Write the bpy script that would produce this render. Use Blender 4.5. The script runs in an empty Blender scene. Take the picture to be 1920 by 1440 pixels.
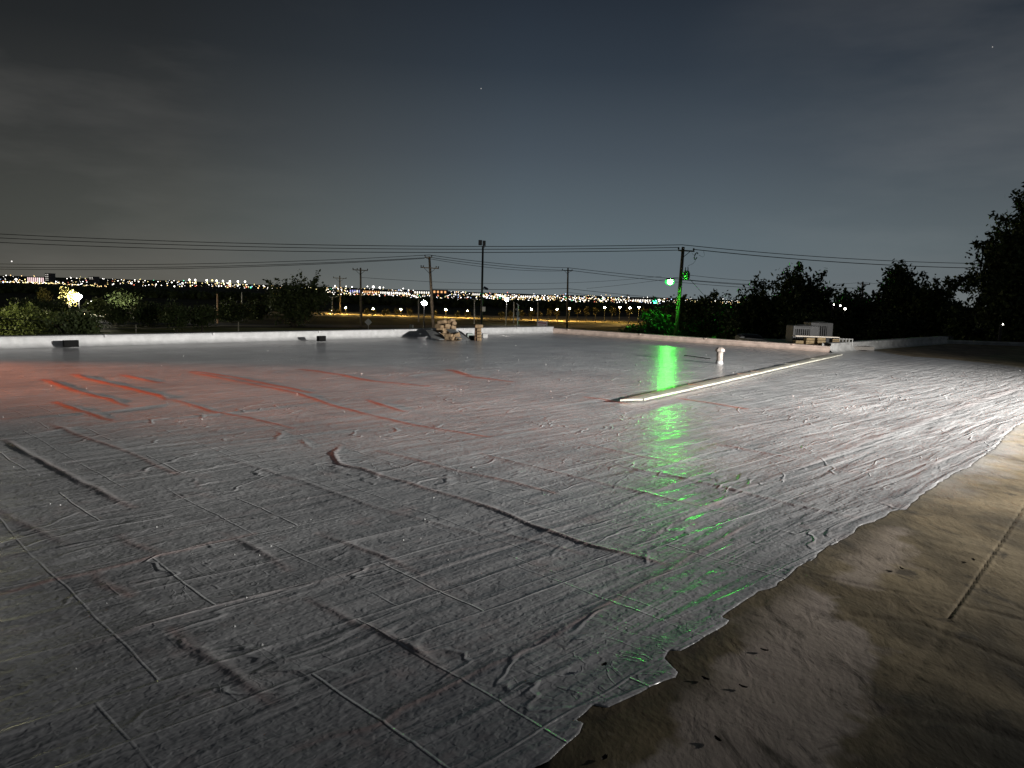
import bpy, math, random
import numpy as np
from mathutils import Vector, Matrix

random.seed(7)
RNG = np.random.RandomState(11)
C = bpy.context.scene.collection
scene = bpy.context.scene

# ------------------------------------------------------------------ camera
F = 1442.0                      # focal length in pixels of a 1920 px wide frame
PITCH = math.atan(170 / F)
ROLL = math.radians(1.8)
EYE = np.array([0.0, 0.0, 1.6])
fwd = np.array([0, math.cos(PITCH), -math.sin(PITCH)])
up0 = np.array([0, math.sin(PITCH), math.cos(PITCH)])
X = np.array([1.0, 0, 0])
cr, sr = math.cos(ROLL), math.sin(ROLL)
rgt = cr * X + sr * up0
upv = -sr * X + cr * up0
cam_d = bpy.data.cameras.new('camera')
cam = bpy.data.objects.new('camera', cam_d); C.objects.link(cam)
cam_d.sensor_width = 36; cam_d.lens = F / 1920 * 36
cam_d.clip_start = 0.05; cam_d.clip_end = 20000
M = Matrix.Identity(4)
for i in range(3):
    M[i][0] = rgt[i]; M[i][1] = upv[i]; M[i][2] = -fwd[i]; M[i][3] = EYE[i]
cam.matrix_world = M
scene.camera = cam

# ------------------------------------------------------------------ view, sampling
scene.view_settings.view_transform = 'Standard'
scene.view_settings.look = 'None'
scene.view_settings.exposure = 0.0
scene.view_settings.gamma = 1
scene.view_settings.use_curve_mapping = False
scene.render.engine = 'CYCLES'
scene.cycles.use_denoising = True
scene.cycles.use_light_tree = True
scene.cycles.max_bounces = 4
scene.cycles.diffuse_bounces = 2
scene.cycles.glossy_bounces = 3
scene.cycles.transparent_max_bounces = 8
scene.cycles.sample_clamp_indirect = 3

# ------------------------------------------------------------------ night sky lit by the city
w = bpy.data.worlds.new('World'); scene.world = w; w.use_nodes = True
nt = w.node_tree; nt.nodes.clear()
def N(t, **k):
    n = nt.nodes.new(t)
    for a, b in k.items(): setattr(n, a, b)
    return n
L = lambda a, b: nt.links.new(a, b)
tc = N('ShaderNodeTexCoord'); sep = N('ShaderNodeSeparateXYZ'); L(tc.outputs['Generated'], sep.inputs[0])
ramp = N('ShaderNodeValToRGB'); L(sep.outputs['Z'], ramp.inputs[0])
cols = [(0.0, (.150, .178, .190)), (.03, (.124, .154, .172)), (.068, (.112, .146, .166)), (.17, (.066, .086, .107)),
        (.27, (.031, .043, .059)), (.38, (.0145, .0205, .031)), (1.0, (.007, .009, .013))]
r_ = ramp.color_ramp
r_.elements[0].position = 0; r_.elements[0].color = (*cols[0][1], 1)
r_.elements[1].position = 1; r_.elements[1].color = (*cols[-1][1], 1)
for p, c in cols[1:-1]:
    e = r_.elements.new(p); e.color = (*c, 1)
azr = N('ShaderNodeValToRGB'); mr = N('ShaderNodeMapRange'); L(sep.outputs['X'], mr.inputs[0])
mr.inputs[1].default_value = -1; mr.inputs[2].default_value = 1
L(mr.outputs[0], azr.inputs[0])
a_ = azr.color_ramp
a_.elements[0].position = .2; a_.elements[0].color = (.50, .40, .31, 1)
a_.elements[1].position = .8; a_.elements[1].color = (.96, .88, .82, 1)
for p, c in ((.30, (.66, .54, .43)), (.40, (.90, .82, .74)), (.50, (1, 1, 1)), (.62, (1.0, 1.0, 1.0))):
    e = a_.elements.new(p); e.color = (*c, 1)
mul = N('ShaderNodeMix', data_type='RGBA', blend_type='MULTIPLY'); mul.inputs[0].default_value = 1
L(ramp.outputs[0], mul.inputs[6]); L(azr.outputs[0], mul.inputs[7])
mp = N('ShaderNodeMapping'); mp.inputs['Scale'].default_value = (2.2, 2.2, 9); mp.inputs['Rotation'].default_value = (0, .25, 0)
L(tc.outputs['Generated'], mp.inputs[0])
nz = N('ShaderNodeTexNoise'); nz.inputs['Scale'].default_value = 1.3; nz.inputs['Detail'].default_value = 5
nz.inputs['Roughness'].default_value = .55
L(mp.outputs[0], nz.inputs[0])
cr_ = N('ShaderNodeValToRGB'); L(nz.outputs[0], cr_.inputs[0])
cr_.color_ramp.elements[0].position = .46; cr_.color_ramp.elements[0].color = (0, 0, 0, 1)
cr_.color_ramp.elements[1].position = .74; cr_.color_ramp.elements[1].color = (1, 1, 1, 1)
absx = N('ShaderNodeMath', operation='ABSOLUTE'); L(sep.outputs['X'], absx.inputs[0])
side = N('ShaderNodeMapRange'); L(absx.outputs[0], side.inputs[0]); side.inputs[1].default_value = .18; side.inputs[2].default_value = .6
m1 = N('ShaderNodeMath', operation='MULTIPLY'); L(cr_.outputs[0], m1.inputs[0]); L(side.outputs[0], m1.inputs[1])
m2 = N('ShaderNodeMath', operation='MULTIPLY'); L(m1.outputs[0], m2.inputs[0]); m2.inputs[1].default_value = .045
cl = N('ShaderNodeMix', data_type='RGBA', blend_type='ADD'); cl.inputs[0].default_value = 1
cloudc = N('ShaderNodeCombineColor')
for i, k in enumerate((1.0, .95, .88)):
    mm = N('ShaderNodeMath', operation='MULTIPLY'); L(m2.outputs[0], mm.inputs[0]); mm.inputs[1].default_value = k
    L(mm.outputs[0], cloudc.inputs[i])
L(mul.outputs[2], cl.inputs[6]); L(cloudc.outputs[0], cl.inputs[7])
bg = N('ShaderNodeBackground'); bg.inputs[1].default_value = 1.0
L(cl.outputs[2], bg.inputs[0])
out = N('ShaderNodeOutputWorld'); L(bg.outputs[0], out.inputs[0])

# ------------------------------------------------------------------ the two site floodlights beside the roof
def spot(name, loc, target, power, color, angle, blend, radius=.12):
    d = bpy.data.lights.new(name, 'SPOT'); o = bpy.data.objects.new(name, d); C.objects.link(o)
    d.energy = power; d.color = color; d.spot_size = math.radians(angle); d.spot_blend = blend
    d.shadow_soft_size = radius
    o.location = loc
    o.rotation_euler = (Vector(target) - Vector(loc)).to_track_quat('-Z', 'Y').to_euler()
    return o
WHITE_LOC = (16.0, 7.0, 2.9)
RED_LOC = (-21.0, 12.8, .75)
spot('white_flood_beam', WHITE_LOC, (-8, 23.5, -.8), 39000, (1.0, .97, .92), 112, 1.0, .10)
spot('orange_flood_beam', RED_LOC, (-4, 11.9, 0), 62000, (1.0, .25, .09), 30, 1.0, .08)

# ------------------------------------------------------------------ projection helpers
def ray(px, py): return rgt * (px - 960) / F - upv * (py - 720) / F + fwd
def G(px, py, z=0.0):
    d = ray(px, py); t = (z - EYE[2]) / d[2]; return EYE + d * t
def P(px, py, D):
    d = ray(px, py); return EYE + d * (D / d[1])
def HY(px): return 520.0 + .0314 * px

# ------------------------------------------------------------------ materials
def mat(name, col, rough=.7, metal=0, var=.25, scale=3.0, bump=0, bscale=20, spec=.5, emit=None, estr=0, sample=True, col2=None):
    m = bpy.data.materials.new(name); m.use_nodes = True
    t = m.node_tree; b = t.nodes['Principled BSDF']
    b.inputs['Roughness'].default_value = rough; b.inputs['Metallic'].default_value = metal
    b.inputs['Specular IOR Level'].default_value = spec
    tcn = t.nodes.new('ShaderNodeTexCoord')
    n = t.nodes.new('ShaderNodeTexNoise'); n.inputs['Scale'].default_value = scale; n.inputs['Detail'].default_value = 5
    t.links.new(tcn.outputs['Object'], n.inputs[0])
    mx = t.nodes.new('ShaderNodeMix'); mx.data_type = 'RGBA'
    c2 = col2 or tuple(c * (1 - var) for c in col)
    mx.inputs[6].default_value = (*c2, 1); mx.inputs[7].default_value = (*[min(1, c * (1 + var * .6)) for c in col], 1)
    mrn = t.nodes.new('ShaderNodeMapRange'); mrn.inputs[1].default_value = .3; mrn.inputs[2].default_value = .7
    t.links.new(n.outputs[0], mrn.inputs[0]); t.links.new(mrn.outputs[0], mx.inputs[0])
    t.links.new(mx.outputs[2], b.inputs['Base Color'])
    if bump:
        n2 = t.nodes.new('ShaderNodeTexNoise'); n2.inputs['Scale'].default_value = bscale; n2.inputs['Detail'].default_value = 4
        t.links.new(tcn.outputs['Object'], n2.inputs[0])
        bp = t.nodes.new('ShaderNodeBump'); bp.inputs['Distance'].default_value = bump; bp.inputs['Strength'].default_value = 1
        t.links.new(n2.outputs[0], bp.inputs['Height']); t.links.new(bp.outputs[0], b.inputs['Normal'])
    if emit:
        b.inputs['Emission Color'].default_value = (*emit, 1); b.inputs['Emission Strength'].default_value = estr
        if not sample: m.cycles.emission_sampling = 'NONE'
    return m

# ------------------------------------------------------------------ mesh helpers
ORG = {}
def tag(o, label=None, cat=None, group=None, kind=None):
    if label: o['label'] = label
    if cat: o['category'] = cat
    if group: o['group'] = group
    if kind: o['kind'] = kind
    return o
def empty(name, loc, label=None, cat=None, group=None):
    o = bpy.data.objects.new(name, None); C.objects.link(o); o.location = loc
    o.empty_display_size = .2
    ORG[o.name] = np.array(loc, float)
    return tag(o, label, cat, group)
class MB:
    def __init__(s): s.v = []; s.f = []
    def add(s, vs, fs):
        n = len(s.v); s.v += [tuple(float(c) for c in v) for v in vs]; s.f += [tuple(i + n for i in f) for f in fs]; return s
    def box(s, c, size, rz=0, rx=0, ry=0, bev=0):
        sx, sy, sz = [k / 2 for k in size]
        R = Matrix.Rotation(rz, 3, 'Z') @ Matrix.Rotation(ry, 3, 'Y') @ Matrix.Rotation(rx, 3, 'X')
        if bev <= 0:
            vs = [(x, y, z) for x in (-sx, sx) for y in (-sy, sy) for z in (-sz, sz)]
            fs = [(0, 1, 3, 2), (4, 6, 7, 5), (0, 4, 5, 1), (2, 3, 7, 6), (0, 2, 6, 4), (1, 5, 7, 3)]
        else:
            vs = []; fs = []
            b = bev
            ring = [(-sx + b, -sy), (sx - b, -sy), (sx, -sy + b), (sx, sy - b), (sx - b, sy), (-sx + b, sy), (-sx, sy - b), (-sx, -sy + b)]
            for z, k in ((-sz, 1 - b / min(sx, sy)), (-sz + b, 1), (sz - b, 1), (sz, 1 - b / min(sx, sy))):
                vs += [(x * k, y * k, z) for x, y in ring]
            for j in range(3):
                for i in range(8):
                    fs.append((j * 8 + i, j * 8 + (i + 1) % 8, j * 8 + 8 + (i + 1) % 8, j * 8 + 8 + i))
            fs += [tuple(reversed(range(8))), tuple(range(24, 32))]
        return s.add([Vector(c) + R @ Vector(v) for v in vs], fs)
    def tube(s, pts, rad, n=8, cap=True):
        pts = [Vector(p) for p in pts]
        if not hasattr(rad, '__len__'): rad = [rad] * len(pts)
        vs = []; fs = []
        for i, p in enumerate(pts):
            t = (pts[min(i + 1, len(pts) - 1)] - pts[max(i - 1, 0)]).normalized()
            a = t.orthogonal().normalized() if abs(t.z) > .99 else t.cross(Vector((0, 0, 1))).normalized()
            b = t.cross(a)
            for k in range(n):
                an = 2 * math.pi * k / n
                vs.append(p + (a * math.cos(an) + b * math.sin(an)) * rad[i])
        for i in range(len(pts) - 1):
            for k in range(n):
                fs.append((i * n + k, i * n + (k + 1) % n, i * n + n + (k + 1) % n, i * n + n + k))
        if cap: fs += [tuple(reversed(range(n))), tuple(range((len(pts) - 1) * n, len(pts) * n))]
        return s.add(vs, fs)
    def ball(s, c, r, seg=8, rings=6, sc=(1, 1, 1)):
        vs = [(0, 0, 1)]; fs = []
        for i in range(1, rings):
            th = math.pi * i / rings
            for k in range(seg):
                an = 2 * math.pi * k / seg; vs.append((math.sin(th) * math.cos(an), math.sin(th) * math.sin(an), math.cos(th)))
        vs.append((0, 0, -1)); last = len(vs) - 1
        for k in range(seg): fs.append((0, 1 + k, 1 + (k + 1) % seg)); fs.append((last, last - seg + (k + 1) % seg, last - seg + k))
        for i in range(rings - 2):
            for k in range(seg):
                a = 1 + i * seg + k; b = 1 + i * seg + (k + 1) % seg; fs.append((a, a + seg, b + seg, b))
        return s.add([(c[0] + v[0] * r * sc[0], c[1] + v[1] * r * sc[1], c[2] + v[2] * r * sc[2]) for v in vs], fs)
    def build(s, name, m, parent=None, origin=None, smooth=False):
        org = ORG[parent.name] if parent else (np.array(origin, float) if origin is not None else np.zeros(3))
        me = bpy.data.meshes.new(name)
        vs = np.array(s.v) - org
        me.from_pydata(vs.tolist(), [], s.f); me.materials.append(m)
        if smooth: me.polygons.foreach_set('use_smooth', [True] * len(me.polygons))
        me.update()
        o = bpy.data.objects.new(name, me); C.objects.link(o)
        if parent: o.parent = parent
        else: o.location = org
        ORG[o.name] = org
        return o

# ------------------------------------------------------------------ noise
def vnoise(x, y, seed=0):
    xi = np.floor(x).astype(np.int64); yi = np.floor(y).astype(np.int64); fx = x - xi; fy = y - yi
    def h(a, b):
        n = (a * 374761393 + b * 668265263 + seed * 1442695041) & 0xffffffff
        n = ((n ^ (n >> 13)) * 1274126177) & 0xffffffff
        n = n ^ (n >> 16)
        return (n & 0xffff) / 65535.0
    ux = fx * fx * (3 - 2 * fx); uy = fy * fy * (3 - 2 * fy)
    return (h(xi, yi) * (1 - ux) + h(xi + 1, yi) * ux) * (1 - uy) + (h(xi, yi + 1) * (1 - ux) + h(xi + 1, yi + 1) * ux) * uy
def fbm(x, y, seed=0, oct=4, rough=.5):
    a = 1; s = 0; t = 0
    for o in range(oct):
        s = s + a * vnoise(x * 2 ** o, y * 2 ** o, seed + o * 17); t += a; a *= rough
    return s / t

def segdist(px, py, poly, closed=False):
    """distance to the polyline, signed side of the nearest segment"""
    best = np.full(px.shape, 1e9); side = np.zeros(px.shape); bx = np.zeros(px.shape); by = np.zeros(px.shape)
    pts = list(poly) + ([poly[0]] if closed else [])
    for (ax, ay), (cx, cy) in zip(pts[:-1], pts[1:]):
        dx, dy = cx - ax, cy - ay; l2 = dx * dx + dy * dy + 1e-12
        t = np.clip(((px - ax) * dx + (py - ay) * dy) / l2, 0, 1)
        qx = ax + t * dx; qy = ay + t * dy
        d = np.hypot(px - qx, py - qy); m = d < best
        best = np.where(m, d, best); side = np.where(m, np.sign(dx * (py - ay) - dy * (px - ax)), side)
        bx = np.where(m, qx, bx); by = np.where(m, qy, by)
    return best, side, bx, by
def inpoly(px, py, poly):
    r = np.zeros(px.shape, bool); n = len(poly)
    for i in range(n):
        ax, ay = poly[i]; bx, by = poly[(i + 1) % n]
        c = ((ay > py) != (by > py)) & (px < (bx - ax) * (py - ay) / ((by - ay) + 1e-12) + ax)
        r ^= c
    return r

# ------------------------------------------------------------------ plan of the roof
g2 = lambda px, py: tuple(G(px, py)[:2])
A = g2(1037, 624.5); B = g2(1556, 661); Cc = g2(1776, 644)
L0 = g2(0, 654); uA = np.array(A) - np.array(L0); uA = uA / np.linalg.norm(uA)
LF = tuple(np.array(L0) - uA * 22)
D_ = g2(1960, 650)
dv = np.array(D_) - np.array(Cc); dv /= np.linalg.norm(dv); DF = tuple(np.array(Cc) + dv * 26)
ROOF = [LF, A, B, Cc, DF, (DF[0] + 4, -12), (LF[0] + 14, -12), (LF[0], LF[1] - 14)]
edge_px = [(1030, 1425), (1058, 1397), (1088, 1374), (1092, 1356), (1078, 1349), (1113, 1320), (1140, 1327), (1200, 1297),
    (1265, 1268), (1271, 1260), (1245, 1233), (1254, 1218), (1275, 1220), (1320, 1193), (1363, 1169), (1366, 1162), (1354, 1156), (1390, 1128),
    (1422, 1108), (1441, 1104), (1480, 1078), (1515, 1050), (1521, 1051), (1553, 1021), (1560, 1022), (1600, 998),
    (1611, 985), (1640, 978), (1672, 958), (1700, 955), (1722, 930), (1748, 915), (1760, 904), (1800, 880), (1812, 878),
    (1840, 856), (1868, 837), (1885, 815), (1905, 798), (1935, 785)]
def ragged(pts):
    rr_ = random.Random(4); o_ = []
    for a_, b_ in zip(pts[:-1], pts[1:]):
        Ld = math.hypot(b_[0] - a_[0], b_[1] - a_[1]); n_ = max(1, int(Ld / .07))
        for i_ in range(n_):
            t_ = i_ / n_; j_ = .012 if 0 < i_ else .004
            o_.append((a_[0] + (b_[0] - a_[0]) * t_ + rr_.uniform(-j_, j_), a_[1] + (b_[1] - a_[1]) * t_ + rr_.uniform(-j_, j_)))
    return o_ + [pts[-1]]
EDGE = ragged([g2(*p) for p in edge_px])
COAT = [(-7, -2.5), (-1.0, 1.6)] + EDGE + [(14, 17.5), g2(2100, 706), g2(1920, 691), g2(1860, 682), g2(1800, 676), g2(1745, 671), g2(1700, 668), g2(1655, 661), g2(1630, 656)] + [B, A, LF, (LF[0], LF[1] - 14), (-12, -12)]

RIDGES = [  # (pixel polyline, height m, width m, redness)
 ([(640, 835), (625, 850), (640, 870), (680, 880), (760, 905), (830, 925), (900, 945), (1000, 985), (1100, 1020), (1180, 1040), (1250, 1056)], .030, .035, .45),
 ([(0, 960), (60, 990), (130, 1020)], .018, .05, .2),
 ([(10, 825), (60, 855), (90, 872), (150, 905), (200, 930), (250, 952)], .028, .05, .3),
 ([(85, 712), (150, 735), (210, 750), (240, 762)], .035, .04, 1),
 ([(140, 702), (170, 712), (230, 725), (300, 742), (312, 750)], .040, .045, 1),
 ([(320, 748), (400, 772), (470, 783), (550, 802)], .022, .04, .8),
 ([(108, 754), (150, 770), (185, 780), (203, 788)], .040, .05, 1),
 ([(360, 698), (480, 722), (560, 738), (640, 765), (700, 780), (780, 797), (870, 812), (915, 820)], .028, .04, .7),
 ([(230, 703), (300, 718)], .03, .04, 1), ([(365, 697), (440, 708), (580, 736)], .03, .04, 1),
 ([(570, 693), (640, 703), (700, 715), (800, 724)], .026, .045, .9),
 ([(845, 694), (880, 704)], .05, .06, 1), ([(880, 706), (960, 716)], .03, .05, .8),
 ([(690, 750), (720, 760), (760, 772)], .03, .06, 1),
 ([(705, 845), (780, 862), (870, 885), (960, 905), (1040, 925)], .018, .03, .6),
 ([(900, 850), (1000, 875), (1120, 905), (1250, 935), (1330, 950)], .016, .035, .3),
 ([(1125, 870), (1180, 878), (1250, 890), (1320, 906), (1400, 925), (1500, 948), (1600, 970), (1700, 990)], .026, .028, .2),
 ([(1320, 830), (1400, 842), (1505, 862)], .018, .03, .2),
 ([(1095, 832), (1200, 855), (1300, 872)], .012, .03, .4),
 ([(410, 855), (490, 880), (575, 905), (680, 945), (760, 965), (850, 990), (960, 1012)], .016, .03, .1),
 ([(900, 985), (1000, 1012), (1100, 1040)], .018, .035, .2),
 ([(575, 1120), (650, 1160), (700, 1180), (760, 1210), (870, 1270)], .022, .045, .2),
 ([(185, 1075), (200, 1100), (250, 1115)], .014, .05, .4),
 ([(330, 1180), (400, 1240), (450, 1275), (520, 1315)], .020, .05, .3),
 ([(425, 1000), (490, 1030), (550, 1066)], .020, .045, .2),
 ([(600, 1000), (700, 1040), (785, 1072)], .018, .04, .3),
 ([(815, 1080), (900, 1120)], .014, .03, .1),
 ([(220, 1005), (250, 1020), (300, 1038)], .024, .05, .35),
 ([(90, 795), (150, 815), (240, 848), (330, 890)], .014, .03, .5),
 ([(1280, 748), (1340, 757), (1395, 766)], .02, .05, .9), ([(1100, 745), (1135, 750), (1175, 757)], .03, .05, 1),
 ([(1160, 1020), (1215, 1045), (1250, 1055)], .014, .03, .2), ([(1290, 1035), (1380, 1062)], .012, .03, .1),
 ([(1240, 1125), (1310, 1150), (1360, 1165)], .006, .02, .0),
 # running away to the right
 ([(0, 1115), (100, 1087), (200, 1065), (290, 1045), (400, 1018), (480, 1000)], .020, .03, .5),
 ([(120, 1232), (200, 1197), (290, 1165), (450, 1122), (600, 1088), (750, 1055), (960, 1010)], .014, .028, .1),
 ([(0, 880), (100, 870), (250, 848), (460, 825), (640, 808), (800, 800)], .014, .025, .0),
 ([(0, 786), (200, 772), (330, 755)], .016, .03, .2), ([(0, 822), (100, 808), (170, 796)], .014, .03, .1),
 ([(180, 797), (400, 776), (620, 752)], .014, .03, .1),
 ([(380, 918), (430, 914), (472, 907)], .010, .012, .0), ([(365, 905), (375, 915), (392, 920)], .012, .012, .2),
 ([(1180, 1030), (1260, 985), (1385, 920), (1510, 872), (1620, 830), (1700, 800), (1740, 786), (1900, 730)], .012, .03, .1),
 ([(1400, 1085), (1510, 1022), (1600, 972), (1700, 915), (1740, 877), (1840, 825), (1920, 790)], .008, .02, .1),
 ([(560, 1400), (675, 1366), (750, 1330), (870, 1270), (960, 1226), (1025, 1195), (1180, 1105), (1300, 1040), (1420, 975)], .014, .03, .3),
 ([(725, 1105), (830, 1062), (930, 1030), (1060, 985), (1200, 930), (1340, 880)], .012, .03, .1),
 ([(340, 990), (420, 972), (520, 945), (640, 925)], .012, .03, .1),
 ([(1020, 765), (1100, 752), (1170, 742)], .010, .03, .2), ([(740, 708), (800, 700), (960, 690)], .012, .03, 0),
 ([(515, 830), (530, 815), (520, 805)], .02, .03, .1), ([(560, 820), (575, 832), (590, 845)], .014, .03, .1),
]
RW = []
for pl, h_, w_, red in RIDGES:
    pts = [g2(*p) for p in pl]
    q = []
    for a, b in zip(pts[:-1], pts[1:]):
        n = max(2, int(math.hypot(b[0] - a[0], b[1] - a[1]) / .35))
        for i in range(n):
            t = i / n; q.append((a[0] + (b[0] - a[0]) * t, a[1] + (b[1] - a[1]) * t))
    q.append(pts[-1])
    q = [(x + random.uniform(-1, 1) * .018, y + random.uniform(-1, 1) * .018) for x, y in q]
    RW.append((q, h_, w_, red))

R2 = math.sqrt(.5)
def coat_height(x, y):
    u = (x + y) * R2; v = (y - x) * R2; r = np.hypot(x, y)
    near = np.clip(1.15 - r / 14.0, 0.05, 1)
    wob = (fbm(x * .5, y * .5, 91, 2) - .5) * .5
    h = (fbm(u * .55, (v + wob) * 3.2, 3, 3) - .5) * .016 * near
    h += (fbm(v * .8 + 7, u * 2.2, 5, 2) - .5) * .010 * near
    h += (fbm(x * 9, y * 9, 9, 2) - .5) * .0022 * near
    # regular lap seams every metre along u and v
    lap = np.abs(((v + wob * .1) / 1.02) % 1 - .5) * 1.02
    h += .004 * np.exp(-((.51 - lap) / .02) ** 2) * near
    red = np.zeros_like(x)
    edge = np.zeros_like(x)
    for q, hh, ww, rd in RW:
        qa = np.array(q); lo = qa.min(0) - .6; hi = qa.max(0) + .6
        m = (x > lo[0]) & (x < hi[0]) & (y > lo[1]) & (y < hi[1])
        if not m.any(): continue
        d, s, bx, by = segdist(x[m], y[m], q)
        e0 = np.hypot(x[m] - q[0][0], y[m] - q[0][1]); e1 = np.hypot(x[m] - q[-1][0], y[m] - q[-1][1])
        taper = np.clip(np.minimum(e0, e1) / .35, .0, 1)
        amp = (.65 + .7 * vnoise(x[m] * 3.1, y[m] * 3.1, 21)) * taper
        wd = np.maximum(ww * .5, r[m] ** 2 * .9 / 2307 * .75)
        prof = np.exp(-(d / wd) ** 2) + .25 * np.exp(-(d / (wd * 3.2)) ** 2)
        h[m] += hh * amp * prof * (.62 if rd >= .7 and qa[0][1] > 8 else 1) * (.26 + .36 * np.clip((r[m] - 6) / 9, 0, 1))
        st = np.exp(-((d - .01) / (wd * 1.15)) ** 2) * (.55 + .45 * (s < 0)) * rd * (1.6 if rd >= .7 else .8) * (.4 + .9 * vnoise(x[m] * 2.3 + 3, y[m] * 2.3, 33))
        red[m] = np.maximum(red[m], np.clip(st, 0, 1))
    dE, _, _, _ = segdist(x, y, EDGE)
    k_e = np.clip(dE / .25, 0, 1); h = h * k_e
    rip = np.clip((x - .5 * (y - 8) - .5) / 4.5, 0, 1) * .6 + .4
    return h, (red, rip, np.clip(1 - dE / .10, 0, 1))

BASE_SEAMS = [([(1960, 895), (1920, 950), (1850, 1055), (1780, 1157)], .007, .006), ([(1480, 905), (1560, 912), (1700, 925), (1920, 953), (2000, 963)], .005, .010),
    ([(1500, 1072), (1620, 1098), (1760, 1123), (1920, 1160)], .003, .02), ([(1600, 1150), (1720, 1165), (1920, 1245)], .003, .03),
    ([(1780, 1157), (1760, 1200), (1690, 1300)], .002, .03), ([(1640, 1330), (1800, 1350), (1920, 1385)], .003, .04)]
BS = [([g2(*p) for p in pl], a, b) for pl, a, b in BASE_SEAMS]
PATCH = [g2(*p) for p in [(1440, 1135), (1500, 1100), (1565, 1118), (1600, 1160), (1650, 1190), (1670, 1240), (1640, 1290), (1640, 1345), (1580, 1390), (1590, 1440), (1560, 1600), (1000, 1600), (1110, 1450), (1240, 1350), (1310, 1275), (1380, 1200)]]
PATCH2 = [g2(*p) for p in [(1560, 1010), (1640, 985), (1700, 1000), (1690, 1050), (1640, 1100), (1580, 1080)]]
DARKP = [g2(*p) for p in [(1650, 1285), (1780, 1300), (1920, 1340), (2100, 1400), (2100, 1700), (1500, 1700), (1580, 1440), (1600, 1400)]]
def base_height(x, y):
    u = (x + y) * R2; v = (y - x) * R2
    h = (fbm(v * .5, u * 4.0, 41, 3) - .5) * .012
    for q, a, b in BS:
        d, s, _, _ = segdist(x, y, q)
        h -= a * np.exp(-(d / b) ** 2)
        h += a * .3 * np.exp(-((d - b * 2) / (b * 2)) ** 2) * (s > 0)
    dE, _, _, _ = segdist(x, y, EDGE)
    h += np.clip(.004 - .012 * dE, -.004, .004)
    return h * (.25 + .75 * np.clip(dE / .3, 0, 1)) - .03 * inpoly(x, y, COAT) * np.clip(dE / .05, 0, 1)

# polar grid round the photographer, finer where the picture is finer
th = np.concatenate([np.arange(-38, 38.001, .125), np.arange(38.5, 62, .5), np.arange(63, 297, 3), np.arange(297.5, 322, .5)])
th = np.radians(np.unique(np.round(np.where(th > 180, th - 360, th), 4)))
k = np.concatenate([np.arange(40, 300, .9), np.arange(300, 920, 1.9), np.arange(925, 2700, 26)])
rr = EYE[2] * F / k
TH, RR = np.meshgrid(th, rr)
GX = RR * np.sin(TH); GY = RR * np.cos(TH)
nR, nT = GX.shape

def sheet(name, keep_poly, height, zoff, material, snap=True, extra=None, mask=None, drop=.0035):
    x = GX.ravel().copy(); y = GY.ravel().copy()
    ins = inpoly(x, y, keep_poly)
    if mask is not None: ins = mask(x, y, ins)
    idx = np.arange(nR * nT).reshape(nR, nT)
    a = idx[:-1, :]; b = idx[1:, :]
    q = np.stack([a, np.roll(a, -1, 1), np.roll(b, -1, 1), b], -1).reshape(-1, 4)[:, ::-1]
    keep = ins[q].any(1)
    q = q[keep]
    used = np.unique(q)
    remap = -np.ones(nR * nT, np.int64); remap[used] = np.arange(len(used))
    q = remap[q]; x = x[used]; y = y[used]; ins = ins[used]
    h, red = height(x, y) if extra is None else extra(x, y)
    z = h + zoff
    if snap:
        o = ~inpoly(x, y, keep_poly)
        d, s, bx, by = segdist(x[o], y[o], keep_poly, closed=True)
        jit = .0
        x[o] = bx; y[o] = by; z[o] = zoff - drop
    me = bpy.data.meshes.new(name)
    me.vertices.add(len(x)); me.vertices.foreach_set('co', np.stack([x, y, z], 1).astype(np.float32).ravel())
    me.loops.add(q.size); me.loops.foreach_set('vertex_index', q.astype(np.int32).ravel())
    me.polygons.add(len(q)); me.polygons.foreach_set('loop_start', np.arange(0, q.size, 4, dtype=np.int32))
    me.polygons.foreach_set('loop_total', np.full(len(q), 4, np.int32))
    me.polygons.foreach_set('use_smooth', np.ones(len(q), bool))
    me.update(calc_edges=True); me.validate()
    at = me.attributes.new('tone', 'FLOAT_COLOR', 'POINT')
    colr = np.zeros((len(x), 4), np.float32); colr[:, 3] = 1
    if isinstance(red, tuple):
        for i, c in enumerate(red): colr[:, i] = c
    else: colr[:, 0] = red
    if len(me.vertices) == len(x): at.data.foreach_set('color', colr.ravel())
    me.materials.append(material)
    o = bpy.data.objects.new(name, me); C.objects.link(o); tag(o, kind='structure')
    return o

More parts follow.
